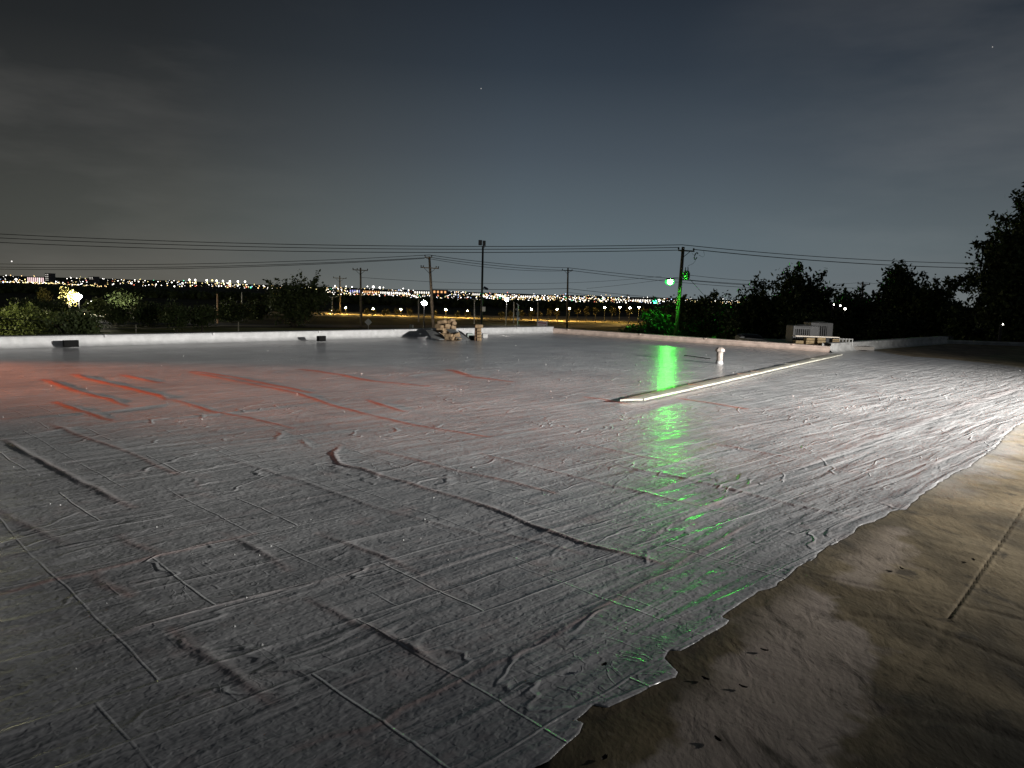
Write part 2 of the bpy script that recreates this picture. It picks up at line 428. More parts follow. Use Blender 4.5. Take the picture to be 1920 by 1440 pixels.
# --- coated membrane material
def coat_mat():
    m = bpy.data.materials.new('silver_white_coating'); m.use_nodes = True; t = m.node_tree; b = t.nodes['Principled BSDF']
    nn = t.nodes.new; l = t.links.new
    at = nn('ShaderNodeAttribute'); at.attribute_name = 'tone'
    sp = nn('ShaderNodeSeparateColor'); l(at.outputs['Color'], sp.inputs[0])
    tcn = nn('ShaderNodeTexCoord')
    rot = nn('ShaderNodeMapping'); rot.inputs['Rotation'].default_value = (0, 0, math.radians(-45)); l(tcn.outputs['Object'], rot.inputs[0])
    def noise(scale, detail=3, vec=None, rough=.5, dist=0):
        n = nn('ShaderNodeTexNoise'); n.inputs['Scale'].default_value = scale; n.inputs['Detail'].default_value = detail
        n.inputs['Roughness'].default_value = rough; n.inputs['Distortion'].default_value = dist
        l(vec if vec else rot.outputs[0], n.inputs[0]); return n
    def mapped(sc):
        mpn = nn('ShaderNodeMapping'); mpn.inputs['Scale'].default_value = sc; l(rot.outputs[0], mpn.inputs[0]); return mpn.outputs[0]
    # colour: grey-white coat, patchy coverage, red stain and painted-in orange light along folds
    n1 = noise(.7, 6, rough=.65)
    mx = nn('ShaderNodeMix'); mx.data_type = 'RGBA'
    mx.inputs[6].default_value = (.36, .358, .362, 1); mx.inputs[7].default_value = (.58, .578, .58, 1)
    mrn = nn('ShaderNodeMapRange'); mrn.inputs[1].default_value = .3; mrn.inputs[2].default_value = .68; l(n1.outputs[0], mrn.inputs[0]); l(mrn.outputs[0], mx.inputs[0])
    n1b = noise(1.0, 5, mapped((.5, 9, 1)), .6)
    mxb = nn('ShaderNodeMix'); mxb.data_type = 'RGBA'; mxb.blend_type = 'MULTIPLY'; mxb.inputs[0].default_value = .48
    rb = nn('ShaderNodeValToRGB'); rb.color_ramp.elements[0].position = .3; rb.color_ramp.elements[0].color = (.55, .55, .56, 1); rb.color_ramp.elements[1].position = .65
    l(n1b.outputs[0], rb.inputs[0]); l(mx.outputs[2], mxb.inputs[6]); l(rb.outputs[0], mxb.inputs[7])
    red = nn('ShaderNodeMix'); red.data_type = 'RGBA'; red.inputs[7].default_value = (.50, .12, .04, 1)
    n2 = noise(2.2, 5, rough=.7)
    patch = nn('ShaderNodeMapRange'); patch.inputs[1].default_value = .56; patch.inputs[2].default_value = .80; patch.inputs[4].default_value = .22; l(n2.outputs[0], patch.inputs[0])
    ad = nn('ShaderNodeMath'); ad.operation = 'MULTIPLY_ADD'; ad.use_clamp = True; ad.inputs[1].default_value = .8
    l(sp.outputs[0], ad.inputs[0]); l(patch.outputs[0], ad.inputs[2])
    l(ad.outputs[0], red.inputs[0]); l(mxb.outputs[2], red.inputs[6]); l(red.outputs[2], b.inputs['Base Color'])
    # gloss
    n3 = noise(1.4, 4)
    ro = nn('ShaderNodeMapRange'); ro.inputs[3].default_value = .38; ro.inputs[4].default_value = .52; l(n3.outputs[0], ro.inputs[0]); l(ro.outputs[0], b.inputs['Roughness'])
    b.inputs['Specular IOR Level'].default_value = .45; b.inputs['Coat Weight'].default_value = .6; b.inputs['Coat Roughness'].default_value = .23
    # relief: long ripples, then leathery grain
    r1 = noise(1.0, 3, mapped((.8, 6.5, 1)), .5, .6)
    r2 = noise(1.0, 2, mapped((7, 10, 8)), .5, .8)
    r3 = noise(1.0, 1.0, mapped((28, 40, 30)), .4, .6)
    wn = noise(1.1, 2); wsub = nn('ShaderNodeVectorMath'); wsub.operation = 'MULTIPLY_ADD'; wsub.inputs[1].default_value = (.09, .09, .0)
    l(wn.outputs['Color'], wsub.inputs[0]); l(rot.outputs[0], wsub.inputs[2])
    def seams(wd_, ht_, mort, off, sc):
        bt = nn('ShaderNodeTexBrick'); bt.offset = off; bt.squash = 1.0
        bt.inputs['Scale'].default_value = sc; bt.inputs['Mortar Size'].default_value = mort; bt.inputs['Mortar Smooth'].default_value = .9
        bt.inputs['Brick Width'].default_value = wd_; bt.inputs['Row Height'].default_value = ht_; l(wsub.outputs[0], bt.inputs[0])
        return bt.outputs['Fac']
    s1 = seams(2.6, .92, .011, .37, 1.0); s2 = seams(1.15, 3.1, .010, .21, 1.0); s3 = seams(3.3, .41, .008, .6, 1.0)
    brk = nn('ShaderNodeMapRange'); brk.inputs[1].default_value = .42; brk.inputs[2].default_value = .62; l(noise(.55, 2).outputs[0], brk.inputs[0])
    m3 = nn('ShaderNodeMath'); m3.operation = 'MULTIPLY'; l(s3, m3.inputs[0]); l(brk.outputs[0], m3.inputs[1])
    hs = nn('ShaderNodeMath'); hs.operation = 'MULTIPLY'; hs.inputs[1].default_value = .45; l(s2, hs.inputs[0])
    ms = nn('ShaderNodeMath'); ms.operation = 'MAXIMUM'; l(s1, ms.inputs[0]); l(hs.outputs[0], ms.inputs[1])
    ms2 = nn('ShaderNodeMath'); ms2.operation = 'MAXIMUM'; l(ms.outputs[0], ms2.inputs[0]); l(m3.outputs[0], ms2.inputs[1])
    fade = nn('ShaderNodeMapRange'); fade.inputs[1].default_value = .36; fade.inputs[2].default_value = .60; fade.inputs[3].default_value = .12; l(noise(1.9, 3).outputs[0], fade.inputs[0])
    ms3 = nn('ShaderNodeMath'); ms3.operation = 'MULTIPLY'; l(ms2.outputs[0], ms3.inputs[0]); l(fade.outputs[0], ms3.inputs[1]); ms2 = ms3
    sfac = nn('ShaderNodeMath'); sfac.operation = 'MULTIPLY'; sfac.inputs[1].default_value = .24; l(ms2.outputs[0], sfac.inputs[0])
    sc_ = nn('ShaderNodeMix'); sc_.data_type = 'RGBA'; sc_.inputs[7].default_value = (.62, .62, .62, 1)
    l(sfac.outputs[0], sc_.inputs[0]); l(red.outputs[2], sc_.inputs[6]); l(sc_.outputs[2], b.inputs['Base Color'])
    def crease(vec, dist_, lo):
        cn = noise(1.0, 3, vec, .5, dist_)
        c1 = nn('ShaderNodeMath'); c1.operation = 'SUBTRACT'; c1.inputs[1].default_value = .5; l(cn.outputs[0], c1.inputs[0])
        c2 = nn('ShaderNodeMath'); c2.operation = 'ABSOLUTE'; l(c1.outputs[0], c2.inputs[0])
        c3 = nn('ShaderNodeMapRange'); c3.inputs[1].default_value = 0; c3.inputs[2].default_value = .022; c3.inputs[3].default_value = 1; c3.inputs[4].default_value = 0; c3.interpolation_type = 'SMOOTHSTEP'; l(c2.outputs[0], c3.inputs[0])
        mk = nn('ShaderNodeMapRange'); mk.inputs[1].default_value = lo; mk.inputs[2].default_value = lo + .16; l(noise(.8, 3).outputs[0], mk.inputs[0])
        c4 = nn('ShaderNodeMath'); c4.operation = 'MULTIPLY'; l(c3.outputs[0], c4.inputs[0]); l(mk.outputs[0], c4.inputs[1]); return c4.outputs[0]
    cz = crease(mapped((.8, 1.9, 1)), .5, .44); cz2 = crease(mapped((3.5, 2.2, 3)), 1.2, .54)
    def bump(h, dist, prev=None, st=None):
        bp = nn('ShaderNodeBump'); bp.inputs['Distance'].default_value = dist; bp.inputs['Strength'].default_value = 1
        if st: l(st, bp.inputs['Strength'])
        l(h, bp.inputs['Height'])
        if prev: l(prev, bp.inputs['Normal'])
        return bp.outputs[0]
    o1 = bump(r1.outputs[0], .036, None, sp.outputs[1]); o1 = bump(ms2.outputs[0], .006, o1); o1 = bump(cz, .0065, o1); o1 = bump(cz2, .002, o1); o2 = bump(r2.outputs[0], .006, o1); o3 = bump(r3.outputs[0], .0038, o2)
    l(o3, b.inputs['Normal']); l(o2, b.inputs['Coat Normal'])
    return m
def base_mat():
    m = bpy.data.materials.new('bare_brown_roofing'); m.use_nodes = True; t = m.node_tree; b = t.nodes['Principled BSDF']
    nn = t.nodes.new; l = t.links.new
    at = nn('ShaderNodeAttribute'); at.attribute_name = 'tone'
    sp = nn('ShaderNodeSeparateColor'); l(at.outputs['Color'], sp.inputs[0])
    tcn = nn('ShaderNodeTexCoord')
    rot = nn('ShaderNodeMapping'); rot.inputs['Rotation'].default_value = (0, 0, math.radians(-45)); rot.inputs['Scale'].default_value = (1, .55, 1); l(tcn.outputs['Object'], rot.inputs[0])
    def noise(scale, detail=3, rough=.5, dist=0):
        n = nn('ShaderNodeTexNoise'); n.inputs['Scale'].default_value = scale; n.inputs['Detail'].default_value = detail
        n.inputs['Roughness'].default_value = rough; n.inputs['Distortion'].default_value = dist
        l(rot.outputs[0], n.inputs[0]); return n.outputs[0]
    rp = nn('ShaderNodeValToRGB'); e = rp.color_ramp
    e.elements[0].position = .3; e.elements[0].color = (.050, .036, .015, 1); e.elements[1].position = .70; e.elements[1].color = (.40, .31, .18, 1)
    q = e.elements.new(.5); q.color = (.21, .16, .085, 1)
    l(noise(1.6, 8, .68, .4), rp.inputs[0])
    def mix(fac, a, bcol):
        mx = nn('ShaderNodeMix'); mx.data_type = 'RGBA'; l(fac, mx.inputs[0]); l(a, mx.inputs[6]); mx.inputs[7].default_value = (*bcol, 1); return mx.outputs[2]
    c = mix(sp.outputs[1], rp.outputs[0], (.46, .38, .32))
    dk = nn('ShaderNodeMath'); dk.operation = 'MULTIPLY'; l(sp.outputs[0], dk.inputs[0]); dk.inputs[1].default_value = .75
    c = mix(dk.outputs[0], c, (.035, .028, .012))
    st = nn('ShaderNodeMapRange'); st.inputs[1].default_value = .57; st.inputs[2].default_value = .66; st.inputs[4].default_value = .8; l(noise(3.5, 8, .7, .8), st.inputs[0])
    c = mix(st.outputs[0], c, (.05, .038, .022))
    sk = nn('ShaderNodeMapRange'); sk.inputs[1].default_value = .62; sk.inputs[2].default_value = .70; sk.inputs[4].default_value = .55; l(noise(26, 5, .65), sk.inputs[0])
    c = mix(sk.outputs[0], c, (.05, .04, .025))
    sl = nn('ShaderNodeMapRange'); sl.inputs[1].default_value = .60; sl.inputs[2].default_value = .74; sl.inputs[4].default_value = .35; l(noise(9, 7, .7, 1.2), sl.inputs[0])
    c = mix(sl.outputs[0], c, (.40, .33, .24))
    c = mix(sp.outputs[2], c, (.42, .42, .43))
    l(c, b.inputs['Base Color'])
    ro = nn('ShaderNodeMapRange'); ro.inputs[3].default_value = .6; ro.inputs[4].default_value = .9; l(noise(2, 4), ro.inputs[0]); l(ro.outputs[0], b.inputs['Roughness'])
    bp = nn('ShaderNodeBump'); bp.inputs['Distance'].default_value = .007; l(noise(7, 5, .55, .6), bp.inputs['Height'])
    bp2 = nn('ShaderNodeBump'); bp2.inputs['Distance'].default_value = .002; l(noise(45, 3), bp2.inputs['Height']); l(bp.outputs[0], bp2.inputs['Normal'])
    l(bp2.outputs[0], b.inputs['Normal'])
    return m
COATM = coat_mat(); BASEM = base_mat()

def softpoly(x, y, poly, wid, amp, seed):
    d, s, _, _ = segdist(x, y, poly, closed=True)
    sd = np.where(inpoly(x, y, poly), d, -d) + (fbm(x * 3.5, y * 3.5, seed, 4, .6) - .5) * amp
    return np.clip(sd / wid + .5, 0, 1)
def base_extra(x, y):
    d, s, _, _ = segdist(x, y, COAT, closed=True)
    patch = np.maximum(softpoly(x, y, PATCH, .05, .35, 61), softpoly(x, y, PATCH2, .12, .5, 63) * .7) * (.75 + .4 * fbm(x * 2, y * 2, 65, 3))
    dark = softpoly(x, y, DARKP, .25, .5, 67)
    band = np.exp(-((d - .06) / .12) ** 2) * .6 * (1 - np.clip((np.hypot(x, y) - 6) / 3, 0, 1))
    far = np.clip((np.hypot(x, y) - 6.8) / 2, 0, 1)
    over = far * np.clip(1.0 - d / .45 + (fbm(x * 4, y * 4, 71, 4, .6) - .5) * 1.6, 0, 1) * .55
    return base_height(x, y), (np.clip(dark + band, 0, 1), np.clip(patch * (1 - band), 0, 1), over)
def base_mask(x, y, ins):
    d, s, _, _ = segdist(x, y, COAT, closed=True)
    return ins & (~inpoly(x, y, COAT) | (d < .25))
coat = sheet('roof_coating', COAT, coat_height, .0015, COATM)
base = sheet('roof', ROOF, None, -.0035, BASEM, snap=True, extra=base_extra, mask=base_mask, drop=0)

# ------------------------------------------------------------------ parapets and the building under the roof
PAINT = mat('white_roof_paint', (.48, .48, .48), .55, var=.18, scale=5, bump=.006, bscale=9)
PINKP = mat('cream_coping_paint', (.70, .56, .48), .6, var=.25, scale=4, bump=.006, bscale=9)
GREYP = mat('weathered_grey_membrane', (.42, .42, .41), .7, var=.35, scale=3, bump=.012, bscale=5)
WALLM = mat('painted_block_wall', (.26, .24, .22), .85, var=.2, scale=2, bump=.01, bscale=30)
BLACKP = mat('black_plastic', (.004, .004, .004), .7, spec=.1)
DARKM = mat('dark_steel', (.03, .03, .032), .5, .6)
GALV = mat('galvanised_steel', (.30, .31, .32), .5, .7, var=.2)
def parapet(a, b, hgt, thick, m, label, seed, wav=.02):
    a = np.array(a); b = np.array(b); d = b - a; Ln = np.linalg.norm(d); t = d / Ln; nrm = np.array([-t[1], t[0]])
    mid = np.array([*(a), 0])
    root = empty('parapet_wall', tuple(mid), label, 'parapet')
    n = int(Ln / .12)
    prof = [(.16, .004), (.07, .02), (.015, .07), (0, hgt * .45), (-.004, hgt * .74)]
    prof2 = [(.022, hgt * .74), (.024, hgt * .98), (.01, hgt), (-thick, hgt + .01), (-thick - .015, hgt * .98), (-thick - .015, hgt * .4)]
    for nm, pr, mt, wv in (('membrane_flashing', prof, m, wav), ('coping', prof2, m, wav * .18)):
        s = np.linspace(0, Ln, n); vs = []; fs = []
        for j, (o, z) in enumerate(pr):
            f1 = (fbm(s * 1.6, s * 0 + j * .35 + seed, seed, 4, .6) - .5) * 2 * wv * (1 if 0 < j else .8)
            f2 = (fbm(s * 5, s * 0 + j * .8, seed + 5, 3) - .5) * wv
            for i in range(n):
                oo = o + f1[i] + f2[i]; zz = z + f1[i] * (.25 if z > .1 else .1)
                q = a + t * s[i] - nrm * (oo)   # inner side is to the right of a->b
                vs.append((q[0], q[1], max(zz, .002)))
        for j in range(len(pr) - 1):
            for i in range(n - 1):
                fs.append((j * n + i, j * n + i + 1, (j + 1) * n + i + 1, (j + 1) * n + i))
        mb = MB().add(vs, fs); mb.build(nm, mt, root, smooth=True)
    rj = random.Random(seed); sj = rj.uniform(.6, 1.4)
    while sj < Ln - .5:
        q = a + t * sj + nrm * (thick / 2 - .01); zz = hgt * .87
        MB().box((q[0], q[1], zz + .008), (.07, thick + .085, hgt * .26), rz=math.atan2(t[1], t[0]), bev=.004).build('coping_joint', m, root)
        sj += rj.uniform(2.6, 3.4)
    return root
parapet(LF, A, .27, .28, PAINT, 'long bright white parapet along the far left roof edge, two black scuppers in it', 3)
parapet(A, B, .20, .26, PINKP, 'low cream-coloured parapet between the far corner and the stacked bundles, in front of the green glow', 8, .014)
parapet(B, Cc, .30, .26, GREYP, 'grey weathered parapet running away to the dark trees on the right', 15, .02)
parapet(Cc, DF, .14, .26, GREYP, 'dim low roof edge under the large dark tree at the right', 19, .012)
def poly_walls(name, pts, z0, z1, m, label, cat):
    mb = MB(); n = len(pts)
    for i in range(n):
        a, b = pts[i], pts[(i + 1) % n]
        mb.add([(a[0], a[1], z0), (b[0], b[1], z0), (b[0], b[1], z1), (a[0], a[1], z1)], [(0, 1, 2, 3)])
    mb.add([(p[0], p[1], z1) for p in pts], [tuple(range(n))])
    o = mb.build(name, m); return tag(o, label, cat)
GZ = -4.5
out_pts = []
cen = np.mean(np.array(ROOF), 0)
poly_walls('building', ROOF, GZ - .2, -.03, WALLM, 'block-walled building that carries the coated flat roof', 'building')

# ------------------------------------------------------------------ ground, far land
def terrain(x, y):
    r = np.hypot(x, y); az = x / np.maximum(r, 1)
    k_ = np.interp(r, [0, 420, 700, 1500, 3500, 4500, 7000, 12000], [0, 0, 13, 7, 1.8, 1.2, 1.0, 1])
    z = np.where(r < 420, GZ, EYE[2] - k_ * r / F)
    z = np.where((r >= 420) & (r < 700), GZ + (r - 420) / 280 * (EYE[2] - 13 * 700 / F - GZ), z)
    hill = np.interp(az, [-.7, -.45, -.3, -.15, 0, 1], [3, 3, 1.5, 0, 0, 0])   # px above the horizon at the left
    z = z + hill * np.clip((r - 1500) / 2500, 0, 1) * r / F * (r > 1500)
    z += np.clip((r - 2200) / 1500, 0, 1) * (vnoise(x / 400, y / 400, 4) - .5) * 16
    return z
tht = np.radians(np.arange(-180, 180, 1.5)); rt = np.concatenate([[1.0, 20], np.linspace(40, 420, 12), np.linspace(460, 700, 6), np.geomspace(800, 12000, 30)])
TT, RT = np.meshgrid(tht, rt); tx = RT * np.sin(TT); ty = RT * np.cos(TT); tz = terrain(tx, ty)
nr, ntt = tx.shape; idx = np.arange(nr * ntt).reshape(nr, ntt)
qa = idx[:-1]; qb = idx[1:]
tq = np.stack([qa, np.roll(qa, -1, 1), np.roll(qb, -1, 1), qb], -1).reshape(-1, 4)[:, ::-1]
GRASS = mat('dry_dark_grass', (.050, .050, .026), .95, var=.5, scale=.06, bump=.05, bscale=2, spec=.1)
o = MB().add(np.stack([tx.ravel(), ty.ravel(), tz.ravel()], 1), [tuple(int(i) for i in f) for f in tq]).build('ground', GRASS, smooth=True)
tag(o, kind='structure')
ASPH = mat('asphalt', (.055, .055, .055), .8, var=.2, scale=1, spec=.3)
CONC = mat('pale_dry_road', (.30, .26, .17), .9, var=.35, scale=.15)
def strip(name, pts, wid, z, m, kind='structure'):
    vs = []; fs = []
    for i, p in enumerate(pts):
        p = np.array(p[:2]); a = np.array(pts[max(i - 1, 0)][:2]); b = np.array(pts[min(i + 1, len(pts) - 1)][:2])
        t = (b - a) / np.linalg.norm(b - a); nn_ = np.array([-t[1], t[0]])
        vs += [(*(p + nn_ * wid / 2), z), (*(p - nn_ * wid / 2), z)]
    for i in range(len(pts) - 1): fs.append((2 * i, 2 * i + 1, 2 * i + 3, 2 * i + 2))
    o = MB().add(vs, fs).build(name, m); tag(o, kind=kind); return o
gp = lambda px, kk: G(px, HY(px) + kk, GZ)
strip('road', [gp(440, 51), gp(620, 49), gp(800, 48), gp(900, 47.5), gp(1000, 46.5), gp(1100, 44), (170, 330)], 34, GZ + .03, CONC)
strip('street', [gp(-300, 62), gp(200, 78), gp(480, 75), gp(700, 70), gp(1000, 62), gp(1200, 52)], 9, GZ + .02, ASPH)
strip('path', [gp(180, 92), gp(300, 86), gp(420, 78), gp(560, 74)], 2.2, GZ + .045, CONC)
strip('parking_lot', [gp(118, 62), gp(160, 60), gp(230, 66)], 26, GZ + .04, CONC)
LAWN = mat('mown_lawn', (.16, .17, .055), .9, var=.35, scale=.3, bump=.02, bscale=6, spec=.15)
strip('lawn', [gp(150, 96), gp(330, 89), gp(520, 84), gp(700, 80)], 14, GZ + .015, LAWN)
mb = MB(); ctr = np.array([*P(1420, 632, 62)[:2], GZ]); vs = []; fs = []
for i in range(9):
    for j in range(24):
        an = 2 * math.pi * j / 24; rrr = i / 8
        vs.append((ctr[0] + math.cos(an) * rrr * 13, ctr[1] + 2 + math.sin(an) * rrr * 9, GZ + 3.5 * (math.cos(rrr * math.pi) * .5 + .5) + .15 * math.sin(an * 3 + i)))
for i in range(8):
    for j in range(24): fs.append((i * 24 + j, i * 24 + (j + 1) % 24, i * 24 + 24 + (j + 1) % 24, i * 24 + 24 + j)[::-1])
tag(mb.add(vs, fs).build('grass_bank', LAWN, smooth=True), kind='structure')

# ------------------------------------------------------------------ foliage
LEAF = mat('dark_leaves', (.055, .075, .025), .6, var=.45, scale=.8, spec=.3)
LEAF2 = mat('fresh_leaves', (.085, .105, .028), .55, var=.45, scale=.8, spec=.3)
LEAF3 = mat('dry_yellow_leaves', (.15, .13, .04), .6, var=.4, scale=1.2, spec=.3)
BARK = mat('bark', (.06, .048, .035), .9, var=.3, scale=4, bump=.02, bscale=8)
PALEBARK = mat('pale_bark', (.30, .27, .22), .9, var=.3, scale=4)
def crown_mesh(rng, c, rad, n, leaf, lobes, spiky=.0, low=.0):
    """leaves spread through a cluster of lobes; c centre, rad (rx, ry, rz)"""
    cs = []
    for i in range(lobes):
        d = rng.normal(size=3); d /= np.linalg.norm(d); q = rng.uniform(.25, .72)
        p = d * q * np.array(rad); s = rng.uniform(.32, .55)
        cs.append((p, s))
    cs.append((np.zeros(3), .80)); cs.append((np.array([0, 0, -.25 * rad[2]]), .78))
    pos = []
    wts = np.array([s ** 2.2 for _, s in cs]); wts /= wts.sum()
    for (p, s), wt in zip(cs, wts):
        m = max(6, int(n * wt * .82)); d = rng.normal(size=(m, 3)); d /= np.linalg.norm(d, axis=1)[:, None]
        rd = rng.uniform(0, 1, m) ** .42 * (1 + .18 * rng.normal(size=m))
        # clumps: pull towards random clump centres
        pts = p + d * rd[:, None] * s * np.array(rad)
        k_ = max(4, m // 14); ci = rng.randint(0, m, k_); own = rng.randint(0, k_, m)
        pts = pts * .35 + pts[ci][own] * .65 + rng.normal(size=(m, 3)) * leaf * 1.5
        pos.append(pts)
    # twigs that stick out
    tw = []
    for i in range(int(14 + 26 * spiky)):
        p, s = cs[rng.randint(len(cs))]; d = rng.normal(size=3); d[2] = abs(d[2]) * (.5 + 1.6 * spiky) - low * .7; d /= np.linalg.norm(d)
        base_ = p + d * s * np.array(rad) * .8; ln = rng.uniform(.15, .36) * np.mean(rad) * (1 + .6 * spiky)
        m = max(5, int(n * .18 / 40)); tt = rng.uniform(0, 1, m)
        bend = np.array([0, 0, -.25 * low])
        pts = base_ + d[None] * (tt * ln)[:, None] + bend[None] * (tt ** 2)[:, None] * ln + rng.normal(size=(m, 3)) * leaf * .8
        tw.append(pts)
    pos = np.concatenate(pos + tw) + np.array(c)
    m = len(pos)
    a = rng.normal(size=(m, 3)); a /= np.linalg.norm(a, axis=1)[:, None]
    b = np.cross(a, rng.normal(size=(m, 3))); b /= np.linalg.norm(b, axis=1)[:, None]
    sz = leaf * rng.uniform(.55, 1.25, m)[:, None]
    v0 = pos - a * sz; v1 = pos + b * sz * .5 + a * sz * .1; v2 = pos + a * sz; v3 = pos - b * sz * .5 + a * sz * .1
    V = np.stack([v0, v1, v2, v3], 1).reshape(-1, 3)
    return V, m
def tree(px, top, bot, hw, D, label, seed, n=2500, leafpx=4.0, lm=None, bm=None, name='tree', cat='tree', group=None, lobes=9,
         spiky=.2, trunk_k=.32, ground=None, low=0., aspect=None):
    rng = np.random.RandomState(seed)
    mpp = D / F; hw = hw * (1.0 if cat == 'sapling' else 1.22); mid_ = (top + bot) / 2; hh_ = (bot - top) / 2 * (1.0 if cat == 'sapling' else 1.10); top, bot = mid_ - hh_, mid_ + hh_
    n = int(n * 1.8)
    ct = P(px, (top + bot) / 2, D); base_z = GZ if ground is None else ground
    rz = (bot - top) / 2 * mpp; rx = hw * mpp; ry = rx * .8
    c = ct
    root = empty(name, (c[0], c[1], base_z), label, cat, group)
    V, m = crown_mesh(rng, c, (rx, ry, rz), n, leafpx * mpp, lobes, spiky, low)
    V[:, 2] = np.maximum(V[:, 2], base_z + .1)
    me = bpy.data.meshes.new('crown'); V = V - ORG[root.name]
    me.vertices.add(len(V)); me.vertices.foreach_set('co', V.astype(np.float32).ravel())
    me.loops.add(4 * m); me.loops.foreach_set('vertex_index', np.arange(4 * m, dtype=np.int32))
    me.polygons.add(m); me.polygons.foreach_set('loop_start', np.arange(0, 4 * m, 4, dtype=np.int32)); me.polygons.foreach_set('loop_total', np.full(m, 4, np.int32))
    me.update(calc_edges=True); me.materials.append(lm or LEAF)
    o = bpy.data.objects.new('crown', me); C.objects.link(o); o.parent = root
    # trunk with limbs
    mb = MB(); h = c[2] - base_z + rz * .25; tr = max(.05, rx * .07)
    lean = rng.uniform(-.1, .1, 2) * h
    b0 = np.array([c[0], c[1], base_z - .1]); tp = np.array([c[0] + lean[0], c[1] + lean[1], base_z + h])
    mid = (b0 * .5 + tp * .5) + np.array([*rng.uniform(-.04, .04, 2) * h, 0])
    mb.tube([b0, b0 * .75 + mid * .25, mid, tp], [tr * 1.35, tr, tr * .8, tr * .35], 7)
    for i in range(6):
        an = rng.uniform(0, 6.28); s0 = rng.uniform(.35, .85); st = b0 + (tp - b0) * s0
        e = c + np.array([math.cos(an) * rx, math.sin(an) * ry, rng.uniform(-.3, .7) * rz]) * rng.uniform(.5, .85)
        m_ = (st + e) / 2 + np.array([0, 0, -.08 * h]) * 0 + rng.uniform(-.05, .05, 3) * h
        mb.tube([st, m_, e], [tr * .5, tr * .3, tr * .1], 5, False)
    mb.build('trunk', bm or BARK, root, smooth=True)
    return root

# left side, seen over the parapet
tree(28, 566, 640, 62, 56, 'bushy tree with lit yellow-green leaves at the far left edge', 101, 5200, 3.2, LEAF2, spiky=.3)
tree(95, 580, 645, 34, 60, 'lit leafy tree just left of the dark bush, behind the white parapet', 102, 3000, 3.0, LEAF2)
tree(150, 586, 650, 46, 42, 'dark round bush behind the left black scupper', 103, 3500, 3.6, LEAF, name='bush', cat='bush', spiky=.4)
tree(83, 541, 562, 10, 150, 'small lit yellow tree left of the brightest park light', 104, 420, 2.4, LEAF3, lobes=4)
tree(129, 542, 571, 13, 139, 'glowing yellow tree right beside the brightest park light', 105, 700, 2.4, LEAF3, lobes=4)
tree(52, 552, 598, 34, 100, 'dark tree behind the lit tree at the far left', 106, 1600, 3)
tree(112, 566, 600, 24, 110, 'dim tree behind the glowing yellow tree', 107, 1200, 3)
tree(217, 574, 607, 27, 105, 'park tree with a pale trunk, nearest to the lit parking lot', 108, 1300, 3, LEAF, PALEBARK)
tree(273, 562, 607, 36, 105, 'park tree with a pale trunk, second from the lit parking lot', 109, 1900, 3, LEAF, PALEBARK)
tree(330, 568, 615, 30, 92, 'dark dense park tree with trunk just behind the parapet', 110, 2000, 3)
tree(378, 572, 612, 26, 95, 'narrow dark park tree left of the orange-lit post', 111, 1700, 3)
tree(185, 560, 592, 20, 130, 'dark tree right of the brightest park light', 128, 900, 3)
tree(240, 548, 585, 40, 150, 'dark tree mass beyond the park behind the pale-trunk trees', 129, 1300, 3)
tree(432, 566, 606, 40, 125, 'dark broad tree under the two short lit posts', 112, 2200, 3)
tree(480, 564, 604, 26, 135, 'dark tree between the two short lit posts and the spiky tree', 113, 1300, 3)
tree(550, 527, 610, 58, 118, 'large dark spiky-topped tree standing against the city lights', 114, 5200, 3.4, spiky=1.0, lobes=12)
# right side
tree(1305, 552, 645, 74, 84, 'broad green-lit bush right behind the leaning wooden utility pole', 115, 7500, 3.6, LEAF2, name='bush', cat='bush', spiky=.4, lobes=12)
tree(1232, 592, 650, 40, 72, 'lower green-lit bush left of the leaning wooden utility pole', 116, 3200, 3.4, LEAF, name='bush', cat='bush')
tree(1196, 612, 650, 28, 64, 'smallest green-lit bush just over the cream parapet', 117, 1400, 3.4, LEAF, name='bush', cat='bush')
tree(1350, 575, 650, 50, 80, 'dim green bush between the lit bush and the black trees', 118, 3000, 3.6, LEAF, name='bush', cat='bush')
tree(1420, 519, 650, 48, 58, 'dark tree with thin upright twigs, left of the broad black tree', 119, 4500, 4.0, spiky=1.0, lobes=10)
tree(1502, 499, 655, 62, 56, 'broad black tree behind the air conditioning units', 120, 7500, 4.2, lobes=12, spiky=.3)
tree(1590, 545, 655, 48, 60, 'lower dark tree in front of the far utility pole on the right', 121, 3600, 4.2, spiky=.6)
tree(1640, 552, 655, 40, 66, 'low dark tree between the two upright black trees and the broad one', 122, 2600, 4.2, spiky=.5)
tree(1692, 482, 655, 40, 52, 'tall upright black tree, the higher of the pair left of the big tree', 123, 5200, 4.4, spiky=.5, lobes=10)
tree(1748, 508, 655, 31, 50, 'narrower upright black tree, the lower of the pair left of the big tree', 124, 3800, 4.4, spiky=.5, lobes=8)
tree(1925, 395, 660, 108, 40, 'huge near black tree filling the right edge of the view', 125, 15000, 5.0, lobes=16, spiky=.7, low=.7)
tree(1960, 330, 480, 52, 41, 'dark tree top rising above the huge tree at the right edge', 126, 3500, 5.0, spiky=.8)
tree(1830, 590, 660, 60, 44, 'black undergrowth tree below the huge tree at right', 127, 3800, 4.6)
tree(1545, 580, 660, 60, 50, 'low black shrub mass just behind the tan bundles', 130, 3500, 4.4, name='bush', cat='bush')
tree(1660, 590, 660, 60, 48, 'low black shrub mass under the upright black trees', 131, 3500, 4.4, name='bush', cat='bush')

